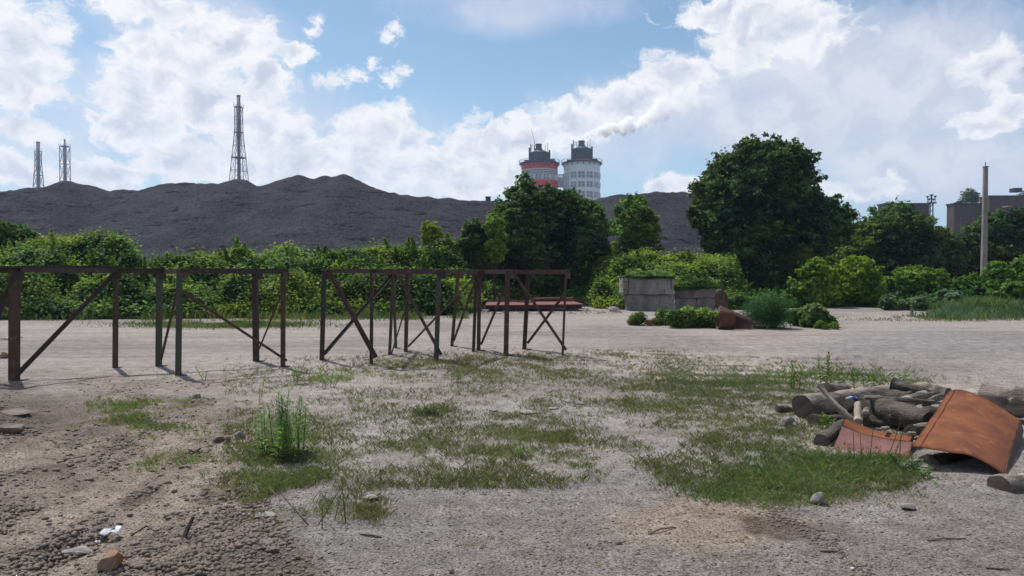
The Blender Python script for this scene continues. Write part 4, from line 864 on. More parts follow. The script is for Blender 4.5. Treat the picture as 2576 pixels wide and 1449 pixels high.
# tall leafy weeds
def weed(name, label, spots, hgt, pal, leaf_l, leaf_w, seed, per=46, width=.5, up=.45):
    """spots: foot positions (u,v,height factor) of the stems of one clump"""
    r_ = np.random.default_rng(seed); p0 = Gz(spots[0][0], spots[0][1]); root = tag(empty(name, p0), label, 'weed plant')
    LC = []; LA = []; m = MB(); LL = []
    for (u, v, hf) in spots:
        b = Gz(u, v); H = hgt * hf; tip = b + np.array([r_.normal() * .07, r_.normal() * .07, H]); m.cyl(b - [0, 0, .02], tip, .0045, .0018, n=5)
        k_ = int(per * hf)
        for i in range(k_):
            t = .12 + .88 * (i + 1) / k_; a = i * 2.4 + r_.random(); q = b + (tip - b) * t
            L_ = leaf_l * (1.1 - .5 * t ** 2) * r_.uniform(.7, 1.15) * (.6 + .4 * min(1, t * 3)); e = up + .5 * t ** 3
            dr = np.array([math.cos(a) * math.cos(e), math.sin(a) * math.cos(e), math.sin(e)]); LC.append(q); LA.append(dr); LL.append(L_)
    LC = np.array(LC); LA = np.array(LA); LL = np.array(LL)[:, None]; n = len(LC)
    S = np.cross(LA, np.array([0, 0, 1.])); S /= np.linalg.norm(S, axis=1)[:, None] + 1e-9
    dn = np.array([0, 0, -1.])
    V = np.stack([LC, LC + LA * LL * .45 + S * LL * leaf_w * .5, LC + LA * LL + dn * LL * .22, LC + LA * LL * .45 - S * LL * leaf_w * .5], 1).reshape(-1, 3)
    mk('leaves', V, np.arange(4 * n).reshape(n, 4), M['leaf'], root, cols=tints(LC, pal, r_, sc=3, off=seed, spread=.12)); m.build('stems', two_tone_cache('stem', (.05, .07, .025), (.07, .06, .035)), root)
    return root
_c = {}
def two_tone_cache(n, a, b):
    if n not in _c: _c[n] = two_tone(n, a, b, 20)
    return _c[n]
r5 = np.random.default_rng(5)
sp = [(712,1150,1.0),(722,1148,.92),(700,1146,.86),(690,1140,.75),(735,1150,.8),(748,1146,.82),(757,1150,.66),(680,1135,.62),(668,1130,.66),(705,1155,.72),(728,1158,.6),(742,1160,.55),(715,1140,.95),(660,1128,.5),(762,1140,.7),(695,1160,.5),(675,1150,.5),(750,1135,.85),(732,1132,.8)]
weed('tall_weed', 'tallest bright green leafy weed clump, standing in the near grass left of centre', sp, .60, [(.07,.15,.03),(.11,.20,.04),(.16,.27,.055),(.25,.38,.08)], .10, .17, 81, per=92, up=.25)
weed('tall_weed', 'young green weed near the right post of the left frames', [(742,968,1.0),(748,966,.8),(737,968,.6)], .30, PALS[0], .09, .25, 82, per=30)
weed('tall_weed', 'low green weed tuft in the gap between the two groups of frames', [(822,975,1),(830,972,.9),(838,976,.8),(815,972,.7),(845,972,.6)], .26, PALS[0], .08, .22, 83, per=26)
weed('tall_weed', 'thin pale green weed on bare ground in front of the left frames', [(512,955,1.0),(516,956,.6)], .20, PALS[0], .07, .25, 84, per=18)
weed('tall_weed', 'dark green weed tuft in the brownish grass below the right frames', [(1145,962,1.0),(1152,960,.8),(1135,962,.8),(1160,962,.6)], .17, PALS[1], .09, .2, 85, per=26)
weed('tall_weed', 'low dark green weed on the pale gravel in the middle of the yard', [(1085,1042,1.0),(1078,1040,.8),(1095,1042,.9),(1105,1044,.6),(1070,1044,.6)], .16, PALS[1], .08, .3, 86, per=24)
weed('nettle', 'tallest of the leafy weeds behind the log pile', [(2078,985,1.0),(2066,984,.85),(2092,986,.9),(2085,990,.7)], .52, PALS[3], .11, .4, 87, per=34)
weed('nettle', 'leafy weed standing left of the tallest weed behind the logs', [(1998,975,1.0),(1990,976,.7),(2010,978,.7)], .40, PALS[3], .10, .35, 88, per=28)
weed('nettle', 'row of short leafy weeds directly behind the big log', [(2150,985,1.0),(2175,982,.9),(2200,984,1.0),(2225,982,.95),(2130,986,.7),(2110,988,.9)], .26, PALS[3], .11, .42, 89, per=20)
weed('nettle', 'short leafy weed behind the topmost dark log', [(2262,970,1.0),(2268,972,.7)], .26, PALS[3], .11, .4, 90, per=16)
weed('seed_grass', 'thin brown seed stalks in front of the pink rusty sheet', [(2150,1170,1.0),(2185,1172,1.1),(2225,1172,1.2),(2240,1170,1.0),(2170,1168,.8),(2262,1172,.9)], .30, PALS[2], .025, .4, 91, per=30, up=.9)
weed('dry_stalks', 'spindly dry stalks by the dark soil hole at the bottom of the yard', [(782,1320,1.0),(795,1322,1.1),(840,1310,.8),(870,1315,.9),(810,1330,.7)], .22, PALS[2], .05, .12, 92, per=14, up=.9)
weed('tall_weed', 'small green weed right of the yellow green grass patch on the left', [(655,1010,1.0),(652,1012,.7)], .34, PALS[0], .06, .25, 93, per=20)
weed('tall_weed', 'green weed tuft at the lower edge of the dense middle grass', [(1300,1150,1.0),(1310,1152,.8),(1292,1150,.8)], .10, PALS[0], .06, .35, 94, per=16)
weed('tall_weed', 'leafy green weed growing between the dark logs', [(2070,1075,1.0),(2082,1078,.9),(2060,1080,.8),(2095,1074,.7),(2075,1085,.8)], .15, PALS[3], .07, .5, 95, per=18)
weed('tall_weed', 'dark green leafy weed beside the right end of the pink rusty sheet', [(2270,1182,1.0),(2290,1185,.8),(2305,1190,.7),(2315,1195,.6),(2255,1184,.8),(2328,1204,.5)], .12, PALS[3], .07, .5, 96, per=22)

# ------------------------------------------------------------------ steel frames
HT = 1.68
def foot(u, v): p = G(u, v); return np.array([p[0], p[1], 0.0])
def member(root, kind, a, b, w_, material, roll=0.0, L=True):
    m = MB()
    if L:
        m.angle(a, b, w_, .009, roll)
    else: m.bar(a, b, w_, w_ * .6, roll)
    a = np.array(a); return m.build(kind, M[material], root, loc=tuple(a))
def frame(label, posts, rails, braces, loc, top=HT):
    root = tag(empty('steel_trestle', (loc[0], loc[1], 0)), label, 'steel frame', 'rusty steel frames standing in the yard')
    PT = {}
    for key, (ub, vb, ut, wpx, mt, roll) in posts.items():
        b = foot(ub, vb); g = gz(b[0], b[1]); t = np.array([P(ut, 690, b[1])[0], b[1] + .02, top]); PT[key] = (b, t)
        b2 = b.copy(); b2[2] = g - .03; w_ = wpx * b[1] / FPX * .98
        off = np.array([-w_ / 2, 0, 0]); member(root, 'post', b2 + off, t + off, w_, mt, roll)
        m = MB(); m.box((b[0], b[1] + .02, g + .006), (w_ * 1.5, w_ * 1.3, .012)); m.build('foot_plate', M['rust_dark'], root)
        m = MB(); m.box(t + np.array([0, -.012 - w_ * .1, -.09]), (w_ * 1.5, .012, .12), jit=.002); m.build('gusset_plate', M['rust_pale' if key in 'bd' else 'rust_dark'], root)
    def pt(s):
        if isinstance(s, str):
            k_, e = s[:-1], s[-1]
            b, t = PT[k_]; return b + np.array([0, -.02, .11]) if e == 'b' else t + np.array([0, -.02, -.05])
        k_, f = s; b, t = PT[k_]; return b + (t - b) * f + np.array([0, -.02, 0])
    for (a, b, w_, mt, dz) in rails:
        A = PT[a][1] if isinstance(a, str) else np.array(a, float); B = PT[b][1] if isinstance(b, str) else np.array(b, float)
        A = A + np.array([0, 0, dz]); B = B + np.array([0, 0, dz]); dr = (B - A) / np.linalg.norm(B - A)
        member(root, 'top_rail', A - dr * .04, B + dr * .04, w_, mt, roll=math.pi)
    for (a, b, w_, mt) in braces:
        A, B = pt(a), pt(b); member(root, 'brace', A, B, w_, mt, L=True, roll=.6)
    return root
r2 = math.pi
# posts sweep: roll turns the open side of the angle
frame('left most rusty frame with the thickest brown post, cut by the left edge', {
    'a': (48, 968, 47, 19, 'rust_red', 0), 'b': (297, 928, 297, 10, 'rail_pale', 0), 'c': (-62, 962, -62, 11, 'rust_dark', 0)},
    [('a', 'b', .075, 'rail_pale', .03), ('a', 'c', .08, 'rust_dark', .03), ((-8.45, 10.4, 1.73), (-6.74, 12.66, 1.76), .05, 'rust_dark', 0)],
    [('ab', 'bt', .07, 'rust_dark'), ('at', 'cb', .07, 'rust_dark')], (-7.1, 11))
frame('rusty frame with one green painted post, right part of the left pair', {
    'a': (408, 923, 409, 12, 'rust_green', 0), 'b': (457, 945, 459, 11.5, 'rust_green', 0), 'c': (655, 911, 651, 13, 'rust_dark', 0), 'd': (720, 925, 720, 10, 'rust_red', 0)},
    [('b', 'd', .085, 'rust_dark', .03), ('a', 'c', .07, 'rust_dark', .02), ('a', 'b', .07, 'rust_red', .012), ('c', 'd', .07, 'rust_dark', .022), ('a', (-6.74, 12.62, 1.68), .085, 'rail_pale', .035)],
    [(('b', .78), 'db', .05, 'rust_red'), ('ab', ('b', .98), .035, 'rail_pale'), (('c', .14), ('d', .85), .03, 'rail_pale')], (-5, 12.6))
frame('rusty frame with a wide crossed brace, first of the right group', {
    'a': (818, 909, 824, 10, 'rust_dark', 0), 'b': (941, 918, 942, 8, 'rust_dark', 0), 'c': (1002, 876, 994, 6.5, 'rust_green', 0)},
    [('a', 'b', .075, 'rust_red', .03), ('a', 'c', .06, 'rust_dark', .02), ('b', 'c', .06, 'rust_dark', .012)],
    [('at', 'bb', .085, 'rust_red'), ('ab', 'ct', .065, 'rust_dark')], (-3, 13.8))
frame('rusty frame with thin long braces, in the middle of the right group', {
    'a': (986, 894, 996, 7, 'rust_red', 0), 'b': (1029, 887, 1033, 9, 'rust_red', 0), 'c': (1108, 909, 1115, 11.5, 'rust_green', 0), 'd': (1144, 870, 1160, 8, 'rust_red', 0), 'e': (1198.5, 885, 1206, 8, 'rust_dark', 0)},
    [((-2.42, 13.25, 1.68), 'c', .085, 'rust_red', .03), ('c', 'e', .08, 'rust_red', .02), ('a', 'b', .06, 'rust_dark', .012), ('b', 'e', .06, 'rust_dark', .004), ('d', 'e', .07, 'rail_pale', .034), ('a', 'c', .05, 'rust_dark', -.01)],
    [('at', 'cb', .05, 'rust_red'), ('bb', 'et', .045, 'rust_pale'), ('db', 'et', .05, 'rust_red'), (('c', 0.0 + .02), ('b', .7), .02, 'rust_red')][:3] + [(('a', .02), ('b', .72), .022, 'rail_pale')], (-1.6, 14.8))
frame('rusty frame with a pale diagonal brace, last of the right group', {
    'a': (1213, 881, 1215, 9.5, 'rail_pale', 0), 'b': (1285, 896, 1289, 12.5, 'rust_red', 0), 'c': (1329.5, 878, 1340, 11, 'rust_dark', 0), 'd': (1421, 896, 1430, 6, 'rail_pale', 0)},
    [('a', 'b', .085, 'rail_pale', .03), ('b', 'd', .085, 'rust_red', .022), ('a', 'c', .06, 'rust_dark', .014), ('c', 'd', .05, 'rust_dark', .03)],
    [('ab', 'bt', .05, 'rust_red'), ('bt', 'db', .06, 'rust_pale'), ('cb', ('d', .75), .055, 'rail_pale')], (.3, 15))

# ------------------------------------------------------------------ concrete blocks, beam, debris near the bank
def boxthing(name, label, cat, u0, u1, vt, vb, depth, material, vbase=None, group=None, jit=.012, d=None):
    d = d or EYE * FPX / ((vbase or vb) - HZ); s = d / FPX; x0, x1 = (u0 - CU) * s, (u1 - CU) * s; z0, z1 = EYE + (HZ - vb) * s, EYE + (HZ - vt) * s
    import bmesh
    bm = bmesh.new(); bmesh.ops.create_cube(bm, size=1)
    for v in bm.verts: v.co = Vector(((x0 + x1) / 2 + v.co.x * (x1 - x0), d + depth / 2 + v.co.y * depth, (z0 + z1) / 2 + v.co.z * (z1 - z0)))
    bmesh.ops.subdivide_edges(bm, edges=bm.edges[:], cuts=7, use_grid_fill=True)
    bmesh.ops.bevel(bm, geom=[e for e in bm.edges if len(e.link_faces) == 2 and e.calc_face_angle() > .5], offset=.025, segments=2, affect='EDGES')
    for v in bm.verts: v.co += Vector(rng.normal(size=3) * jit)
    me = bpy.data.meshes.new(name); bm.to_mesh(me); bm.free(); me.materials.append(M[material])
    loc = Vector(((x0 + x1) / 2, d + depth / 2, max(z0, 0)))
    for v in me.vertices: v.co -= loc
    o = bpy.data.objects.new(name, me); COL.objects.link(o); o.location = loc; tag(o, label, cat, group); return o, x0, x1, z0, z1, d
BG = 'stacked concrete blocks at the edge of the yard'
boxthing('concrete_block', 'lower left concrete block, standing on the ground with a vertical groove', 'concrete block', 1578, 1697, 742, 781, 1.2, 'concrete', group=BG)
o, x0, x1, z0, z1, d = boxthing('concrete_block', 'upper left concrete block overhanging the one below, tallest of the stack', 'concrete block', 1567, 1696, 698, 741.2, 1.25, 'concrete', vbase=781.5, group=BG)
for k_ in range(4):
    m = MB(); m.box((x0 - .01 + .10, d - .02, z0 + .14 + k_ * .18), (.18, .05, .09)); m.build('side_rib', M['concrete'], o)
m = MB(); m.box(((x0 + x1) / 2, d + .5, z1 + .02), (x1 - x0 + .04, 1.0, .04), jit=.008); m.build('top_lip', M['concrete_dark'], o)
m = MB(); m.box((x1 - .14, d - .012, (z0 + z1) / 2 + .1), (.03, .02, z1 - z0 - .3)); m.box((x0 + .24, d - .012, (z0 + z1) / 2), (.03, .02, z1 - z0 - .1)); m.build('groove', M['concrete_dark'], o)
d2 = EYE * FPX / (778.5 - HZ)
boxthing('concrete_block', 'lower block in the middle of the wall, left of the rusty plate', 'concrete block', 1699, 1752, 751, 778.5, 1.0, 'concrete', group=BG)
boxthing('concrete_block', 'lower right concrete block nearest the rusty plate', 'concrete block', 1753.5, 1800, 751, 778.5, 1.0, 'concrete', group=BG)
boxthing('concrete_slab', 'long upper right concrete slab half covered by creeper', 'concrete slab', 1698, 1802, 723, 750.3, 1.0, 'concrete', vbase=778.5, group=BG)
r_ = np.random.default_rng(88); n = 7000; u = r_.uniform(1575, 1812, n); up_ = u < 1696; topz = np.where(up_, P(1630, 698, 33.4)[2], P(1740, 723, 33.9)[2])
spill = np.where(up_, .10, .17) * (.25 + 1.3 * fbm(u / 26.0, u * 0 + 3, 3)) * (u > (1590)) ; y = np.where(up_, 33.2, 34.2) + r_.uniform(-.12, 1.1, n); fr = r_.random(n) < .45
y = np.where(fr, np.where(up_, 33.15, 34.08) - .06, y); z = topz + .05 + np.where(fr, -r_.random(n) * spill, (.02 + .55 * r_.random(n) * fbm(u / 17.0, y * 2.0, 3) ** 1.5) * sstep(-.3, .5, y - 33.2)); C = np.stack([(u - CU) / FPX * y, y, z], 1)
V, F = leaves(C, np.tile([0, -.4, .8], (n, 1)), .11, .8, jitter=.5, r_=r_)
tag(mk('creeper_spill', V, F, M['leaf'], cols=tints(C, PAL_VINE, r_, sc=1.5)), 'creeper leaves spilling over the tops of the concrete blocks', 'creeper', kind='stuff')
def curved_sheet(name, label, near, far, material, th=.006, n=22, m_=14, parent=None, cat='metal sheet', rag=0.0, wob=.006, seed=0):
    near = np.array(near, float); far = np.array(far, float)
    def crv(pts, t):
        k_ = np.linspace(0, 1, len(pts)); 
        # smooth interpolation through the points (Catmull-Rom)
        x = t * (len(pts) - 1); i = int(min(math.floor(x), len(pts) - 2)); f = x - i
        p0, p1, p2, p3 = pts[max(i - 1, 0)], pts[i], pts[i + 1], pts[min(i + 2, len(pts) - 1)]
        return .5 * ((2 * p1) + (-p0 + p2) * f + (2 * p0 - 5 * p1 + 4 * p2 - p3) * f * f + (-p0 + 3 * p1 - 3 * p2 + p3) * f ** 3)
    r_ = np.random.default_rng(seed); Gd = np.zeros((n + 1, m_ + 1, 3))
    for i in range(n + 1):
        a = crv(near, i / n); b = crv(far, i / n)
        for j in range(m_ + 1): Gd[i, j] = a + (b - a) * j / m_
    if rag: Gd[0, :, :] += (Gd[1, :, :] - Gd[0, :, :]) * (r_.random((m_ + 1, 1)) * rag)
    Gd[:, :, 2] += (fbm(Gd[:, :, 0] * 4 + 3, Gd[:, :, 1] * 4, 3) - .5) * wob * 2 + (np.abs(fbm(Gd[:, :, 0] * 2.1 + 13, Gd[:, :, 1] * 1.2, 2) - .5)) * wob * 1.6
    nrm = np.cross(Gd[1, 1] - Gd[0, 0], Gd[0, 1] - Gd[1, 0]); 
    N_ = np.zeros_like(Gd)
    for i in range(n + 1):
        for j in range(m_ + 1):
            a = Gd[min(i + 1, n), j] - Gd[max(i - 1, 0), j]; b = Gd[i, min(j + 1, m_)] - Gd[i, max(j - 1, 0)]; q = np.cross(a, b); N_[i, j] = q / (np.linalg.norm(q) + 1e-9)
    if N_[n // 2, m_ // 2][2] < 0: N_ = -N_
    top = (Gd + N_ * th / 2).reshape(-1, 3); bot = (Gd - N_ * th / 2).reshape(-1, 3); K = (n + 1) * (m_ + 1); id_ = lambda i, j: i * (m_ + 1) + j
    F = []
    for i in range(n):
        for j in range(m_):
            F.append((id_(i, j), id_(i, j + 1), id_(i + 1, j + 1), id_(i + 1, j))); F.append((K + id_(i, j), K + id_(i + 1, j), K + id_(i + 1, j + 1), K + id_(i, j + 1)))
    for i in range(n):
        for j in (0, m_): F.append((id_(i, j), id_(i + 1, j), K + id_(i + 1, j), K + id_(i, j)))
    for j in range(m_):
        for i in (0, n): F.append((id_(i, j), id_(i, j + 1), K + id_(i, j + 1), K + id_(i, j)))
    o = mk(name, np.vstack([top, bot]), F, M[material], parent, loc=tuple(near[0]) if parent is None else None, smooth=False)
    me = o.data; sm = np.zeros(len(me.polygons), bool); sm[:2 * n * m_] = True; me.polygons.foreach_set('use_smooth', sm)
    return (tag(o, label, cat) if parent is None else o), Gd
# rusty plate standing at the end of the wall
pts = [P(1803, 779, 33.2), P(1799, 758, 33.3), P(1800, 740, 33.3), P(1806, 727, 33.4)]; pts2 = [P(1830, 779, 33.1), P(1832, 757, 33.2), P(1828, 740, 33.2), P(1817, 729, 33.3)]
curved_sheet('rusty_plate', 'upright jagged rusty plate leaning at the right end of the concrete blocks', pts, pts2, 'rust_red', .02, 10, 4, rag=.8, wob=.03)
# curled sheets in the yard clump
dr = EYE * FPX / (830 - HZ)
def curl(u0, u1, vt0, vt1, vb, depth, label, roll, mt, seed):
    s = dr / FPX; x0, x1 = (u0 - CU) * s, (u1 - CU) * s; h0 = EYE + (HZ - vt0) * s; h1 = EYE + (HZ - vt1) * s
    nr, fr = [], []
    for a in np.linspace(-.5, 1.15, 9) * math.pi:
        nr.append((x0 + .02, dr + depth / 2 - math.cos(a - math.pi / 2) * depth / 2 * 1.0, h0 / 2 + math.sin(a - math.pi / 2 + math.pi / 2 * 0) * h0 / 2 + 0.0))
        fr.append((x1, dr + depth / 2 - math.cos(a - math.pi / 2) * depth / 2 * .8, h1 / 2 + math.sin(a - math.pi / 2) * h1 / 2))
    return curved_sheet('curled_sheet', label, nr, fr, mt, .015, 26, 8, seed=seed)
curl(1809, 1853, 778, 784, 828, .5, 'short orange brown curled steel sheet lying in the weeds of the yard clump', 0, 'sheet_flange', 1)
a0 = P(1815, 768, dr + .5); 
curved_sheet('curled_sheet', 'long dark brown bent steel sheet leaning behind the short curled one', [P(1812, 826, dr + .52), P(1810, 800, dr + .6), P(1806, 778, dr + .68), P(1812, 769, dr + .85)], [P(1893, 829, dr + .0), P(1896, 818, dr + .04), P(1894, 808, dr + .1), P(1888, 801, dr + .2)], 'beam_side', .015, 16, 14, seed=2)
# red steel beam by the bank, on pale boards
bd = EYE * FPX / (784 - HZ)
def pm(u, v, y): return P(u, v, y)
s = bd / FPX; zb0 = EYE + (HZ - 780) * s
root = tag(empty('steel_beam', tuple(P(1340, 784, bd))), 'long flat red painted steel box beam lying behind the right frames', 'steel beam')
x0, x1, x2 = (1222 - CU) * s, (1466 - CU) * s, (1200 - CU) * s
m = MB(); m.add([(x0, bd, .10), (x1, bd + .5, .12), (x1, bd + 1.2, .12), (x0, bd + 1.2, .10), (x0, bd, .26), (x1 + .05, bd + .5, .27), (x1 + .05, bd + 1.2, .28), (x0, bd + 1.2, .28)], [(3, 2, 1, 0), (0, 1, 5, 4), (1, 2, 6, 5), (2, 3, 7, 6), (3, 0, 4, 7)]); m.build('web', M['beam_side'], root)
m = MB(); m.add([(x0 - .03, bd - .05, .263), (x1 + .1, bd + .42, .283), (x1 - .3, bd + 3.0, .37), (x0 - .03, bd + 3.0, .36), (x0 - .03, bd - .05, .29), (x1 + .1, bd + .42, .31), (x1 - .3, bd + 3.0, .40), (x0 - .03, bd + 3.0, .39)], [(3, 2, 1, 0), (4, 5, 6, 7), (0, 1, 5, 4), (1, 2, 6, 5), (2, 3, 7, 6), (3, 0, 4, 7)]); m.build('top_flange', M['red_beam'], root)
m = MB(); V, F = tube([P(1342, 753.5, bd + 2.2), P(1390, 753, bd + 2.2), P(1442, 752.5, bd + 2.2)], [.09, .09, .085], 10, .06); tag(mk('rusty_pipe', V, F, M['rust_red'], loc=tuple(P(1342, 755, bd + .9))), 'short rusty pipe lying on top of the red steel beam', 'pipe')
for i, (u0, v0, u1, v1, lb) in enumerate(((1300, 757, 1345, 752, 'thin rusty rod lying across the left part of the red beam'), (1420, 752, 1468, 756, 'thin rusty rod at the right end of the red beam'), (1235, 758, 1290, 755, 'thin grey rod on the left end of the red beam'))):
    m = MB(); m.cyl(P(u0, v0, bd + .7), P(u1, v1, bd + .8), .022, n=6); tag(m.build('steel_rod', M['junk'], loc=tuple(P(u0, v0, bd + .7))), lb, 'rod')
for u0, u1, v, lb in ((1390, 1470, 781.5, 'pale plank under the right end of the red beam'), (1262, 1330, 783, 'short pale plank under the left end of the red beam')):
    a, b = G(u0, v), G(u1, v - 2); m = MB(); m.bar((a[0], a[1] - .15, .05), (b[0], b[1], .06), .16, .05); tag(m.build('plank', M['stone'], loc=(a[0], a[1], .0)), lb, 'plank')

def rock(name, label, cat, u, v, wpx, hpx, material, seed, group=None, dpx=None, sharp=.35, sub=2, flat=None, z=None):
    import bmesh
    b = Gz(u, v); s = b[1] / FPX; W_, H_ = wpx * s, hpx * s; D_ = (dpx or wpx * .8) * s; r_ = np.random.default_rng(seed)
    bm = bmesh.new(); bmesh.ops.create_icosphere(bm, subdivisions=sub, radius=.5); planes = [(Vector(r_.normal(size=3)).normalized(), r_.uniform(.22, .42)) for _ in range(12)]
    for v_ in bm.verts:
        p_ = v_.co.copy()
        for nn, dd in planes:
            e = p_.dot(nn) - dd
            if e > 0: p_ -= nn * e
        p_ += Vector(r_.normal(size=3)) * .008; v_.co = Vector((p_.x * W_ * 1.15, p_.y * D_ * 1.15, p_.z * H_ * 1.3))
    me = bpy.data.meshes.new(name); bm.to_mesh(me); bm.free(); me.materials.append(M[material]); o = bpy.data.objects.new(name, me); COL.objects.link(o)
    o.location = (b[0], b[1] + D_ * .3, (b[2] if z is None else z) + H_ * .42); o.rotation_euler = (0, 0, r_.random() * .8 - .4)
    return tag(o, label, cat, group)
rock('chalky_block', 'chalky white broken block on the ground left of the concrete blocks', 'rubble block', 1543, 784, 30, 15, 'stone_white', 101)
rock('stone', 'small pale stone near the right end of the red beam', 'stone', 1477, 782, 9, 8, 'stone_white', 102)
rock('stone', 'grey rounded stone left of the big log end', 'stone', 1981, 1073, 42, 25, 'stone', 103)
rock('stone', 'small grey stone in the grass left of the log pile', 'stone', 1962, 1003, 20, 12, 'stone', 104)
rock('stone', 'pale angular stone in the bright grass at the bottom right', 'stone', 2062, 1270, 42, 32, 'stone', 105)
rock('stone', 'flat grey stone on bare ground right of the pale angular stone', 'stone', 2292, 1284, 50, 18, 'stone', 106)
rock('brick_lump', 'large orange and beige brick lump at the bottom left corner', 'brick', 272, 1440, 74, 58, 'brick', 107, sharp=.5)
rock('stone', 'flat pale stone slab in the dark soil left of the orange brick lump', 'stone', 184, 1402, 70, 22, 'stone', 108)
rock('brick_lump', 'small orange brick piece in the soil left of the tall weed', 'brick', 572, 1110, 22, 16, 'brick', 109)
rock('soil_lump', 'brown soil lump beside the small orange brick piece', 'soil lump', 545, 1114, 34, 20, 'clod', 110)
rock('stone', 'pale beige stone lump on the right of the small brick piece', 'stone', 600, 1102, 30, 16, 'stone', 111)
rock('concrete_rubble', 'upper grey concrete rubble slab at the left edge', 'rubble', 20, 1052, 74, 22, 'clod', 112)
rock('concrete_rubble', 'dark lower rubble block at the left edge', 'rubble', 22, 1092, 62, 30, 'clod', 113)
rock('stone', 'grey flat stone half sunk in soil below the yellow green grass', 'stone', 480, 1140, 44, 18, 'clod', 114)
rock('stone', 'pale pointed stone in front of the tall left frame', 'stone', 490, 1003, 30, 12, 'stone', 115)
rock('stone', 'round brown clod at the bottom between the brick lump and the gravel', 'stone', 687, 1392, 28, 20, 'clod', 116)
rock('stone', 'tiny brown stone cube at the bottom edge in the middle', 'stone', 1779, 1446 - 8, 1, 1, 'clod', 117) if False else None
rock('stone', 'small brown square stone near the bottom edge, below the middle of the yard', 'stone', 1136, 1443, 14, 12, 'clod', 118)
rock('stone', 'flat dark stone on gravel right of the bottom middle', 'stone', 1555, 1370, 26, 8, 'clod', 119)
rock('stone', 'white pebble in the dark clods at the bottom right', 'stone', 2145, 1345 + 170 - 80, 14, 8, 'stone_white', 120)
rock('brick_lump', 'orange brown brick box at the far left edge behind the thick post', 'brick', 6, 902, 28, 20, 'brick', 121)
rock('stone', 'grey buried slab corner on the near gravel below the tall weed', 'stone', 655, 1306, 70, 9, 'stone', 122)
rock('stone', 'grey stone beside the dark soil hole at the bottom', 'stone', 930, 1262, 50, 14, 'stone', 123)
for i, (u, v, w_, h, mt) in enumerate(((1330, 1042, 46, 7, 'stone'), (1395, 1030, 30, 6, 'stone'), (1460, 1018, 34, 6, 'stone'), (1240, 1036, 30, 6, 'stone'), (1770, 1165, 30, 6, 'stone'), (2010, 1125, 24, 5, 'stone'))):
    rock('flat_stone', ['flat pale stone in the middle of the cement spill', 'thin flat stone right of the biggest pale stone', 'flat stone between two patches of brown grass', 'thin flat stone on the left side of the cement spill', 'flat stone in the gap of the right grass', 'thin pale stone on the sand left of the pink sheet'][i], 'stone', u, v, w_, h, mt, 130 + i)
# pale wooden stake
m = MB(); a = G(1077, 787); m.sweep((a[0], a[1], 0), (a[0] + .06, a[1] + .05, .40), [(-.07, -.03), (.07, -.03), (.06, .03), (-.06, .03)], prof2=[(-.03, -.02), (.03, -.02), (.03, .02), (-.03, .02)])
tag(m.build('stake', M['wood_pale'], loc=tuple(a)), 'short pale wooden stake at the foot of the thicket, seen through the right frames', 'stake')
# white plastic scrap, paper, stick
a = Gz(266, 1362) + np.array([0, 0, .035]); s = a[1] / FPX * .92
V = [a + np.array(q) * s * 1.0 for q in ((-26, 10, 4), (-22, 34, 12), (4, 44, 17), (28, 40, 15), (27, 14, 8), (30, 0, 2), (14, 4, 10), (-2, -2, 3), (12, 22, 17))]
o, _ = curved_sheet('plastic_scrap', 'crumpled white plastic scrap lying on the dark soil above the orange brick lump', [V[0], V[7], V[6], V[5]], [V[1], V[8], V[2], V[3]], 'plastic_white', .002, 8, 6, wob=.01)
a = Gz(243, 1366); V = [a + np.array(q) * s for q in ((-8, 0, 3), (8, -3, 3), (-7, 8, 5), (9, 6, 6))]
curved_sheet('plastic_scrap', 'small white plastic flake left of the crumpled scrap', [V[0], V[1]], [V[2], V[3]], 'plastic_white', .002, 4, 3)
a = Gz(20, 856); V = [a + np.array(q) for q in ((-.35, 0, .03), (.16, .12, .05), (-.3, .3, .06), (.2, .25, .05))]
curved_sheet('pale_board', 'pale thin board lying behind the thickest post at the left edge', [V[0], V[1]], [V[2], V[3]], 'wood_pale', .015, 4, 3)
def stick(label, pts, rad, mt='wood_grey', name='stick', seed=0, cat='stick'):
    q = [Gz(u, v) + np.array([0, 0, z]) for (u, v, z) in pts]; V, F = tube(q, [rad, rad * 1.1, rad * .7][:len(q)] if len(q) <= 3 else [rad] * len(q), 7, .15, seed)
    tag(mk(name, V, F, M[mt], loc=tuple(q[0])), label, cat)
stick('dark short stick standing out of the soil at the bottom left', [(460, 1362, .0), (470, 1355, .05), (487, 1345, .11)], .013, 'wood_dark')
stick('thin curved dark twig beside the white plastic scrap', [(330, 1352, .01), (370, 1338, .04), (400, 1348, .01)], .005, 'wood_dark')
stick('thin twig on the near gravel below the dark soil hole', [(905, 1344, .005), (930, 1350, .01), (960, 1353, .004)], .006, 'wood_grey')
stick('thin pale twig on the bare ground at the bottom right', [(2335, 1362, .005), (2370, 1358, .012), (2430, 1356, .004)], .006, 'wood_grey')
stick('short brown twig in the ochre sand patch', [(2062, 1386, .005), (2080, 1390, .01), (2106, 1389, .004)], .007, 'wood_grey')
stick('grey twig lying on the grass edge left of the ochre sand', [(1632, 1345, .005), (1660, 1338, .02), (1700, 1328, .004)], .006, 'wood_grey')
stick('long thin pale twig low at the right', [(2610, 1548, .004), (2540, 1436, .012), (2480, 1430, .004)][1:], .006, 'wood_grey')
stick('bent pale twig under the right end of the pink sheet', [(2290, 1170, .03), (2330, 1176, .06), (2352, 1186, .02)], .014, 'wood_grey')

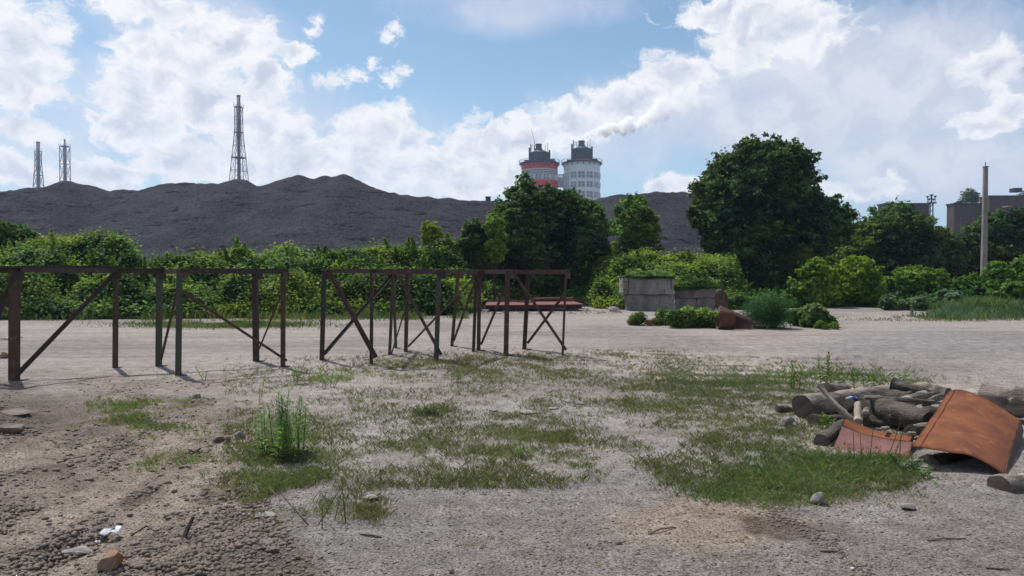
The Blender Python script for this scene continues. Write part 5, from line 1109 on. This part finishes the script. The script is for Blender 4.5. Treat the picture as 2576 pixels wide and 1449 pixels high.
# ------------------------------------------------------------------ log pile and rusty sheets
def log(label, a, b, r, mt='wood_grey', ct='cut_dark', lump=.07, seed=0, r2=None, bend=.006, n=18):
    a = np.array(a, float); b = np.array(b, float); r_ = np.random.default_rng(seed); K = 13; pth = []; rad = []; lump = lump * 1.25
    pv = r_.normal(size=3) * bend
    for i in range(K):
        t = i / (K - 1); pth.append(a + (b - a) * t + pv * math.sin(math.pi * t) + r_.normal(size=3) * r * .035); rad.append(r + ((r2 or r * .9) - r) * t + r * .055 * r_.normal() + r * .16 * (r_.random() < .12))
    V, F = tube(pth, rad, n, lump, seed); o = mk('log', V, F, M[mt], loc=tuple(a), smooth=True); tag(o, label, 'log', 'logs of the wood pile')
    V = np.array(V)
    for e in (0, K - 1):
        ring = V[e * n:(e + 1) * n]; c = ring.mean(0); ax = (b - a) / np.linalg.norm(b - a) * (-1 if e == 0 else 1)
        inner = c + (ring - c) * .55 + ax * .003; Vv = np.vstack([ring, inner, [c + ax * .001]])
        f = [(i, (i + 1) % n, n + (i + 1) % n, n + i) for i in range(n)] + [(n + i, n + (i + 1) % n, 2 * n) for i in range(n)]
        mk('cut_end', Vv, f, M[ct], o)
    return o
def W(u, v, y): return P(u, v, y)
log('thickest grey log of the pile, its dark sawn end facing the camera on the left', W(2020, 1025, 8.25), W(2250, 992, 9.3), .143, 'wood_grey', 'cut_dark', seed=1, r2=.12)
log('topmost short dark log with a tan sawn end, at the back of the pile', W(2246, 966, 9.0), W(2335, 994, 8.75), .078, 'wood_dark', 'cut_tan', seed=2)
log('weathered grey log at the back of the pile beside the orange sheet corner', W(2306, 976, 9.5), W(2384, 990, 9.2), .085, 'wood_grey', 'cut_tan', seed=3)
log('short dark log with a hollow looking end in the middle of the pile', W(2216, 996, 8.9), W(2290, 1004, 8.6), .085, 'wood_dark', 'cut_dark', seed=4)
log('split pale grey log leaning up to the back right of the pile', W(2256, 1018, 8.25), W(2348, 990, 8.9), .075, 'wood_grey', 'cut_tan', seed=5, lump=.14)
log('wide dark shaded log in the front middle of the pile, partly under the orange sheet', W(2168, 1014, 8.1), W(2335, 1062, 7.35), .125, 'wood_dark', 'cut_dark', seed=6, lump=.12)
log('dark log beneath the others on the ground in the middle', W(2180, 1058, 7.9), W(2340, 1075, 7.6), .11, 'wood_dark', 'cut_dark', seed=16, lump=.12)
log('short pale birch stub pointing at the camera between the dark logs', W(2159, 1062, 7.45), W(2158, 1018, 7.9), .042, 'wood_pale', 'wood_pale', seed=7, bend=.0)
log('small grey block end right of the pale birch stub', W(2177, 1042, 7.55), W(2182, 1030, 7.8), .036, 'wood_grey', 'wood_grey', seed=17, bend=0, n=8)
log('small dark log low at the left of the pile, under the thick log', W(2044, 1056, 7.95), W(2115, 1058, 8.1), .068, 'wood_dark', 'cut_dark', seed=8)
log('short bark covered log in front, holding up the corner of the pink sheet', W(2064, 1110, 6.95), W(2122, 1068, 7.7), .066, 'wood_dark', 'cut_tan', seed=9)
log('thin gnarled grey branch leaning across the thick log', W(2060, 968, 7.95), W(2145, 1058, 7.7), .026, 'wood_pale', 'wood_grey', seed=10, lump=.45, r2=.036, bend=.012)
log('brown log stub lying low in the grass left of the thick log', W(1955, 1027, 8.65), W(2005, 1030, 8.7), .05, 'wood_grey', 'cut_tan', seed=11, lump=.15)
log('pale sawn log at the bottom right corner, in front of the orange sheet', W(2515, 1226, 5.45), W(2680, 1206, 5.7), .085, 'wood_grey', 'cut_tan', seed=12)
log('thick weathered log behind the orange sheet, cut by the right edge', W(2480, 1012, 8.3), W(2640, 1012, 7.9), .16, 'wood_grey', 'cut_tan', seed=13, lump=.1)
log('grey round log end peeking over the back of the thick log', W(2082, 975, 9.0), W(2130, 976, 9.3), .06, 'wood_grey', 'cut_tan', seed=14)
for i, (u, v, y, rr) in enumerate(((2226, 1078, 7.0, .018), (2292, 1092, 6.85, .02))):
    log(['tiny yellowish sawn stub above the upper edge of the pink sheet', 'tiny pale sawn stub beside the fold of the orange sheet'][i], W(u - 7, v, y), W(u + 9, v - 1, y + .1), rr, 'wood_pale', 'wood_pale', seed=20 + i, bend=0, n=8)
log('added dark log that deepens the shade under the arched orange sheet', W(2335, 1172, 6.25), W(2500, 1140, 6.7), .085, 'wood_dark', 'cut_dark', seed=30, lump=.12)  # log added beneath the arch to darken the space under the sheet
log('added dark log over lit ground between pile and left fold of the orange sheet', W(2275, 1050, 7.75), W(2400, 1040, 7.95), .10, 'wood_dark', 'cut_dark', seed=31, lump=.14)  # added dark filler so no sunlit ground shows in the gap
log('added short grey log covering lit ground behind the left fold of the orange sheet', W(2290, 1082, 7.2), W(2400, 1078, 7.4), .06, 'wood_grey', 'cut_dark', seed=32, lump=.14)  # second added filler over the sunlit ground behind the sheet
log('thin grey branch lying across the top of the dark logs', W(2175, 1000, 7.9), W(2350, 1012, 8.0), .02, 'wood_grey', 'wood_grey', seed=33, lump=.3)
log('broken splintered limb at the back right of the pile', W(2330, 1015, 8.5), W(2372, 996, 8.9), .045, 'wood_grey', 'wood_grey', seed=34, lump=.35)
# bag and bottle in the pile
b = W(2128, 1004, 8.1); V, F = tube([b, b + [.05, 0, .01], b + [.11, .01, .0], b + [.15, .01, .0]], [.01, .018, .016, .008], 8, .4, 4)
tag(mk('plastic_bag', V, F, M['plastic_white'], loc=tuple(b), smooth=True), 'crumpled white and black plastic bag tucked among the logs', 'bag')
b = W(2144, 1001, 8.05); m = MB(); m.cyl(b, b + [.035, -.01, .0], .017, .017, n=10)
tag(m.build('bottle_cap', M['plastic_blue'], loc=tuple(b)), 'small blue plastic bottle top beside the white bag', 'bottle')
# orange sheet: arch between a near edge and a far edge
near = [W(2293, 1126, 6.12), W(2340, 1132, 6.06), W(2392, 1141, 6.0), W(2440, 1151, 5.95), W(2485, 1170, 5.88), W(2525, 1196, 5.82)]
far = [W(2388, 983, 7.75), W(2420, 984, 7.7), W(2455, 994, 7.6), W(2500, 1013, 7.5), W(2540, 1040, 7.4), W(2566, 1060, 7.3)]
o, Gd = curved_sheet('rusty_sheet', 'large arched orange rusty steel sheet lying over the right end of the log pile', near, far, 'sheet_orange', .006, 30, 26, wob=.022)
# folded seam strip along its left side, and flange on the right
def strip(parent, name, line, off, w_, mt, th=.012):
    L_ = np.array(line); mb_ = MB()
    for i in range(len(L_) - 1): 
        mb_.bar(L_[i] + off, L_[i + 1] + off, w_, th)
    return mb_.build(name, M[mt], parent)
lft = Gd[0, ::2]; k4 = Gd[2, ::2]
strip(o, 'seam_bead', Gd[3, ::2], np.array([0, 0, .008]), .006, 'sheet_orange', .005)
nr = [q + np.array([0, 0, .002]) for q in (Gd[30, 0], Gd[30, 8], Gd[30, 16], Gd[30, 26])]; fr = [q + np.array([.05, .02, -.10]) for q in (Gd[30, 0], Gd[30, 8], Gd[30, 16], Gd[30, 26])]
fr = [np.array([q[0], q[1], max(q[2], .0)]) for q in fr]
curved_sheet('side_flange', None, nr, fr, 'sheet_flange', .006, 10, 4, parent=o)
# pink sheet
near = [W(2088, 1146, 6.68), W(2120, 1152, 6.62), W(2165, 1160, 6.5), W(2225, 1164, 6.42), W(2285, 1160, 6.4)]
far = [W(2124, 1052, 7.35), W(2150, 1064, 7.3), W(2190, 1080, 7.2), W(2240, 1091, 7.05), W(2300, 1099, 6.95)]
o, Gp = curved_sheet('rusty_sheet', 'pinkish flat rusty sheet with a ragged left edge, lying in front of the log pile', near, far, 'sheet_pink', .005, 24, 26, rag=1.1, wob=.008, seed=3)
nr = [q + np.array([0, 0, .004]) for q in Gp[::4, 20]]; fr = [q + np.array([0, 0, .006]) for q in Gp[::4, 26]]
curved_sheet('rusted_border', None, nr, fr, 'sheet_orange', .003, 16, 4, parent=o)

# ------------------------------------------------------------------ loose clods and gravel
def clods(name, label, n, region, smin, smax, material, seed, pw=2.5):
    r_ = np.random.default_rng(seed); pts = region(r_, n); n = len(pts)
    base = np.array([(0, 0, 1), (0, 0, -.7), (1, 0, 0), (-1, 0, 0), (0, 1, 0), (0, -1, 0)], float)
    fc = np.array([(0, 2, 4), (0, 4, 3), (0, 3, 5), (0, 5, 2), (1, 4, 2), (1, 3, 4), (1, 5, 3), (1, 2, 5)])
    s = (smin + (smax - smin) * r_.random(n) ** pw)[:, None, None]
    V = base[None] * (.55 + .6 * r_.random((n, 6, 1))) * s * np.array([1, 1, .62]); a = r_.random(n) * 6.28; c, sn = np.cos(a)[:, None], np.sin(a)[:, None]
    x = V[:, :, 0] * c - V[:, :, 1] * sn; y = V[:, :, 0] * sn + V[:, :, 1] * c; V = np.stack([x, y, V[:, :, 2]], 2) + pts[:, None, :]
    V[:, :, 2] += s[:, :, 0] * .08
    F = (fc[None] + (np.arange(n) * 6)[:, None, None]).reshape(-1, 3); tag(mk(name, V.reshape(-1, 3), F, M[material]), label, 'gravel', kind='stuff')
def reg_uv(u0, u1, v0, v1, mask=None):
    def f(r_, n):
        u = r_.uniform(u0, u1, n * 4); v = r_.uniform(v0, v1, n * 4); y = EYE * FPX / (v - HZ); x = (u - CU) / FPX * y
        if mask is not None: k_ = mask(x, y, u, v, r_); x, y = x[k_], y[k_]
        x, y = x[:n], y[:n]; return np.stack([x, y, ground_h(x, y)], 1)
    return f
clods('soil_clods', 'loose brown clods covering the dug soil at the bottom left', 22000, reg_uv(-60, 900, 960, 1500, lambda x, y, u, v, r_: (dirt_mask(x, y) * (.15 + 1.2 * (fbm(x * 2.2, y * 2.2, 3) > .5)) * (.25 + .75 * sstep(1150, 1400, v)) * (1 - .85 * ruts(x, y)) > r_.random(len(x)))), .003, .034, 'clod', 201, pw=3.5)
clods('soil_clods', 'dark clods scattered on the ochre sand at the bottom right', 1500, reg_uv(1780, 2200, 1230, 1460, lambda x, y, u, v, r_: np.exp(-((v - (1240 + (u - 1850) * .55)) / 26) ** 2) * (fbm(x * 6, y * 6, 2) > .45) > r_.random(len(x))), .004, .02, 'clod', 202)
clods('gravel', 'fine pale gravel grains spread over the whole yard', 14000, reg_uv(-100, 2700, 800, 1480, lambda x, y, u, v, r_: r_.random(len(x)) < .9), .003, .013, 'stone', 203, pw=4)
clods('gravel', 'fine dark gravel grains spread over the yard', 14000, reg_uv(-100, 2700, 800, 1480, lambda x, y, u, v, r_: r_.random(len(x)) < .9), .003, .016, 'clod', 204, pw=3)
clods('gravel', 'rubble crumbs along the foot of the bank beside the red beam', 500, reg_uv(1200, 1570, 780, 790), .02, .09, 'stone', 205)

n = 2600; r_ = np.random.default_rng(77); C = reg_uv(-50, 2650, 880, 1470, lambda x, y, u, v, r_: fbm(x * 1.1 + 9, y * 1.1, 3) > .48)(r_, n); n = len(C); C[:, 2] += .005
a = r_.random(n) * 6.28; D_ = np.stack([np.cos(a), np.sin(a), r_.normal(size=n) * .12], 1); L_ = r_.uniform(.015, .09, n)[:, None]; S_ = np.stack([-np.sin(a), np.cos(a), np.zeros(n)], 1) * .0018
V = np.stack([C - D_ * L_ / 2 - S_, C - D_ * L_ / 2 + S_, C + D_ * L_ / 2 + S_, C + D_ * L_ / 2 - S_], 1).reshape(-1, 3)
tag(mk('straw', V, np.arange(4 * n).reshape(n, 4), M['grass'], cols=np.repeat(np.array([.28, .23, .16]) * r_.uniform(.35, 1.2, (n, 1)), 4, axis=0)), 'dry straw bits and twigs lying on the yard', 'straw', kind='stuff')
# ------------------------------------------------------------------ air
hz = bpy.data.materials.new('air'); hz.use_nodes = True; t = hz.node_tree; t.nodes.remove(t.nodes['Principled BSDF'])
pv = t.nodes.new('ShaderNodeVolumePrincipled'); pv.inputs['Color'].default_value = (.62, .74, 1, 1); pv.inputs['Density'].default_value = .00024; pv.inputs['Anisotropy'].default_value = .2
t.links.new(pv.outputs[0], t.nodes['Material Output'].inputs['Volume'])
m = MB(); m.box((0, 800, 92), (2900, 2300, 188)); o = m.build('haze', hz); o['kind'] = 'stuff'; o['label'] = 'pale daylight air over the whole yard'
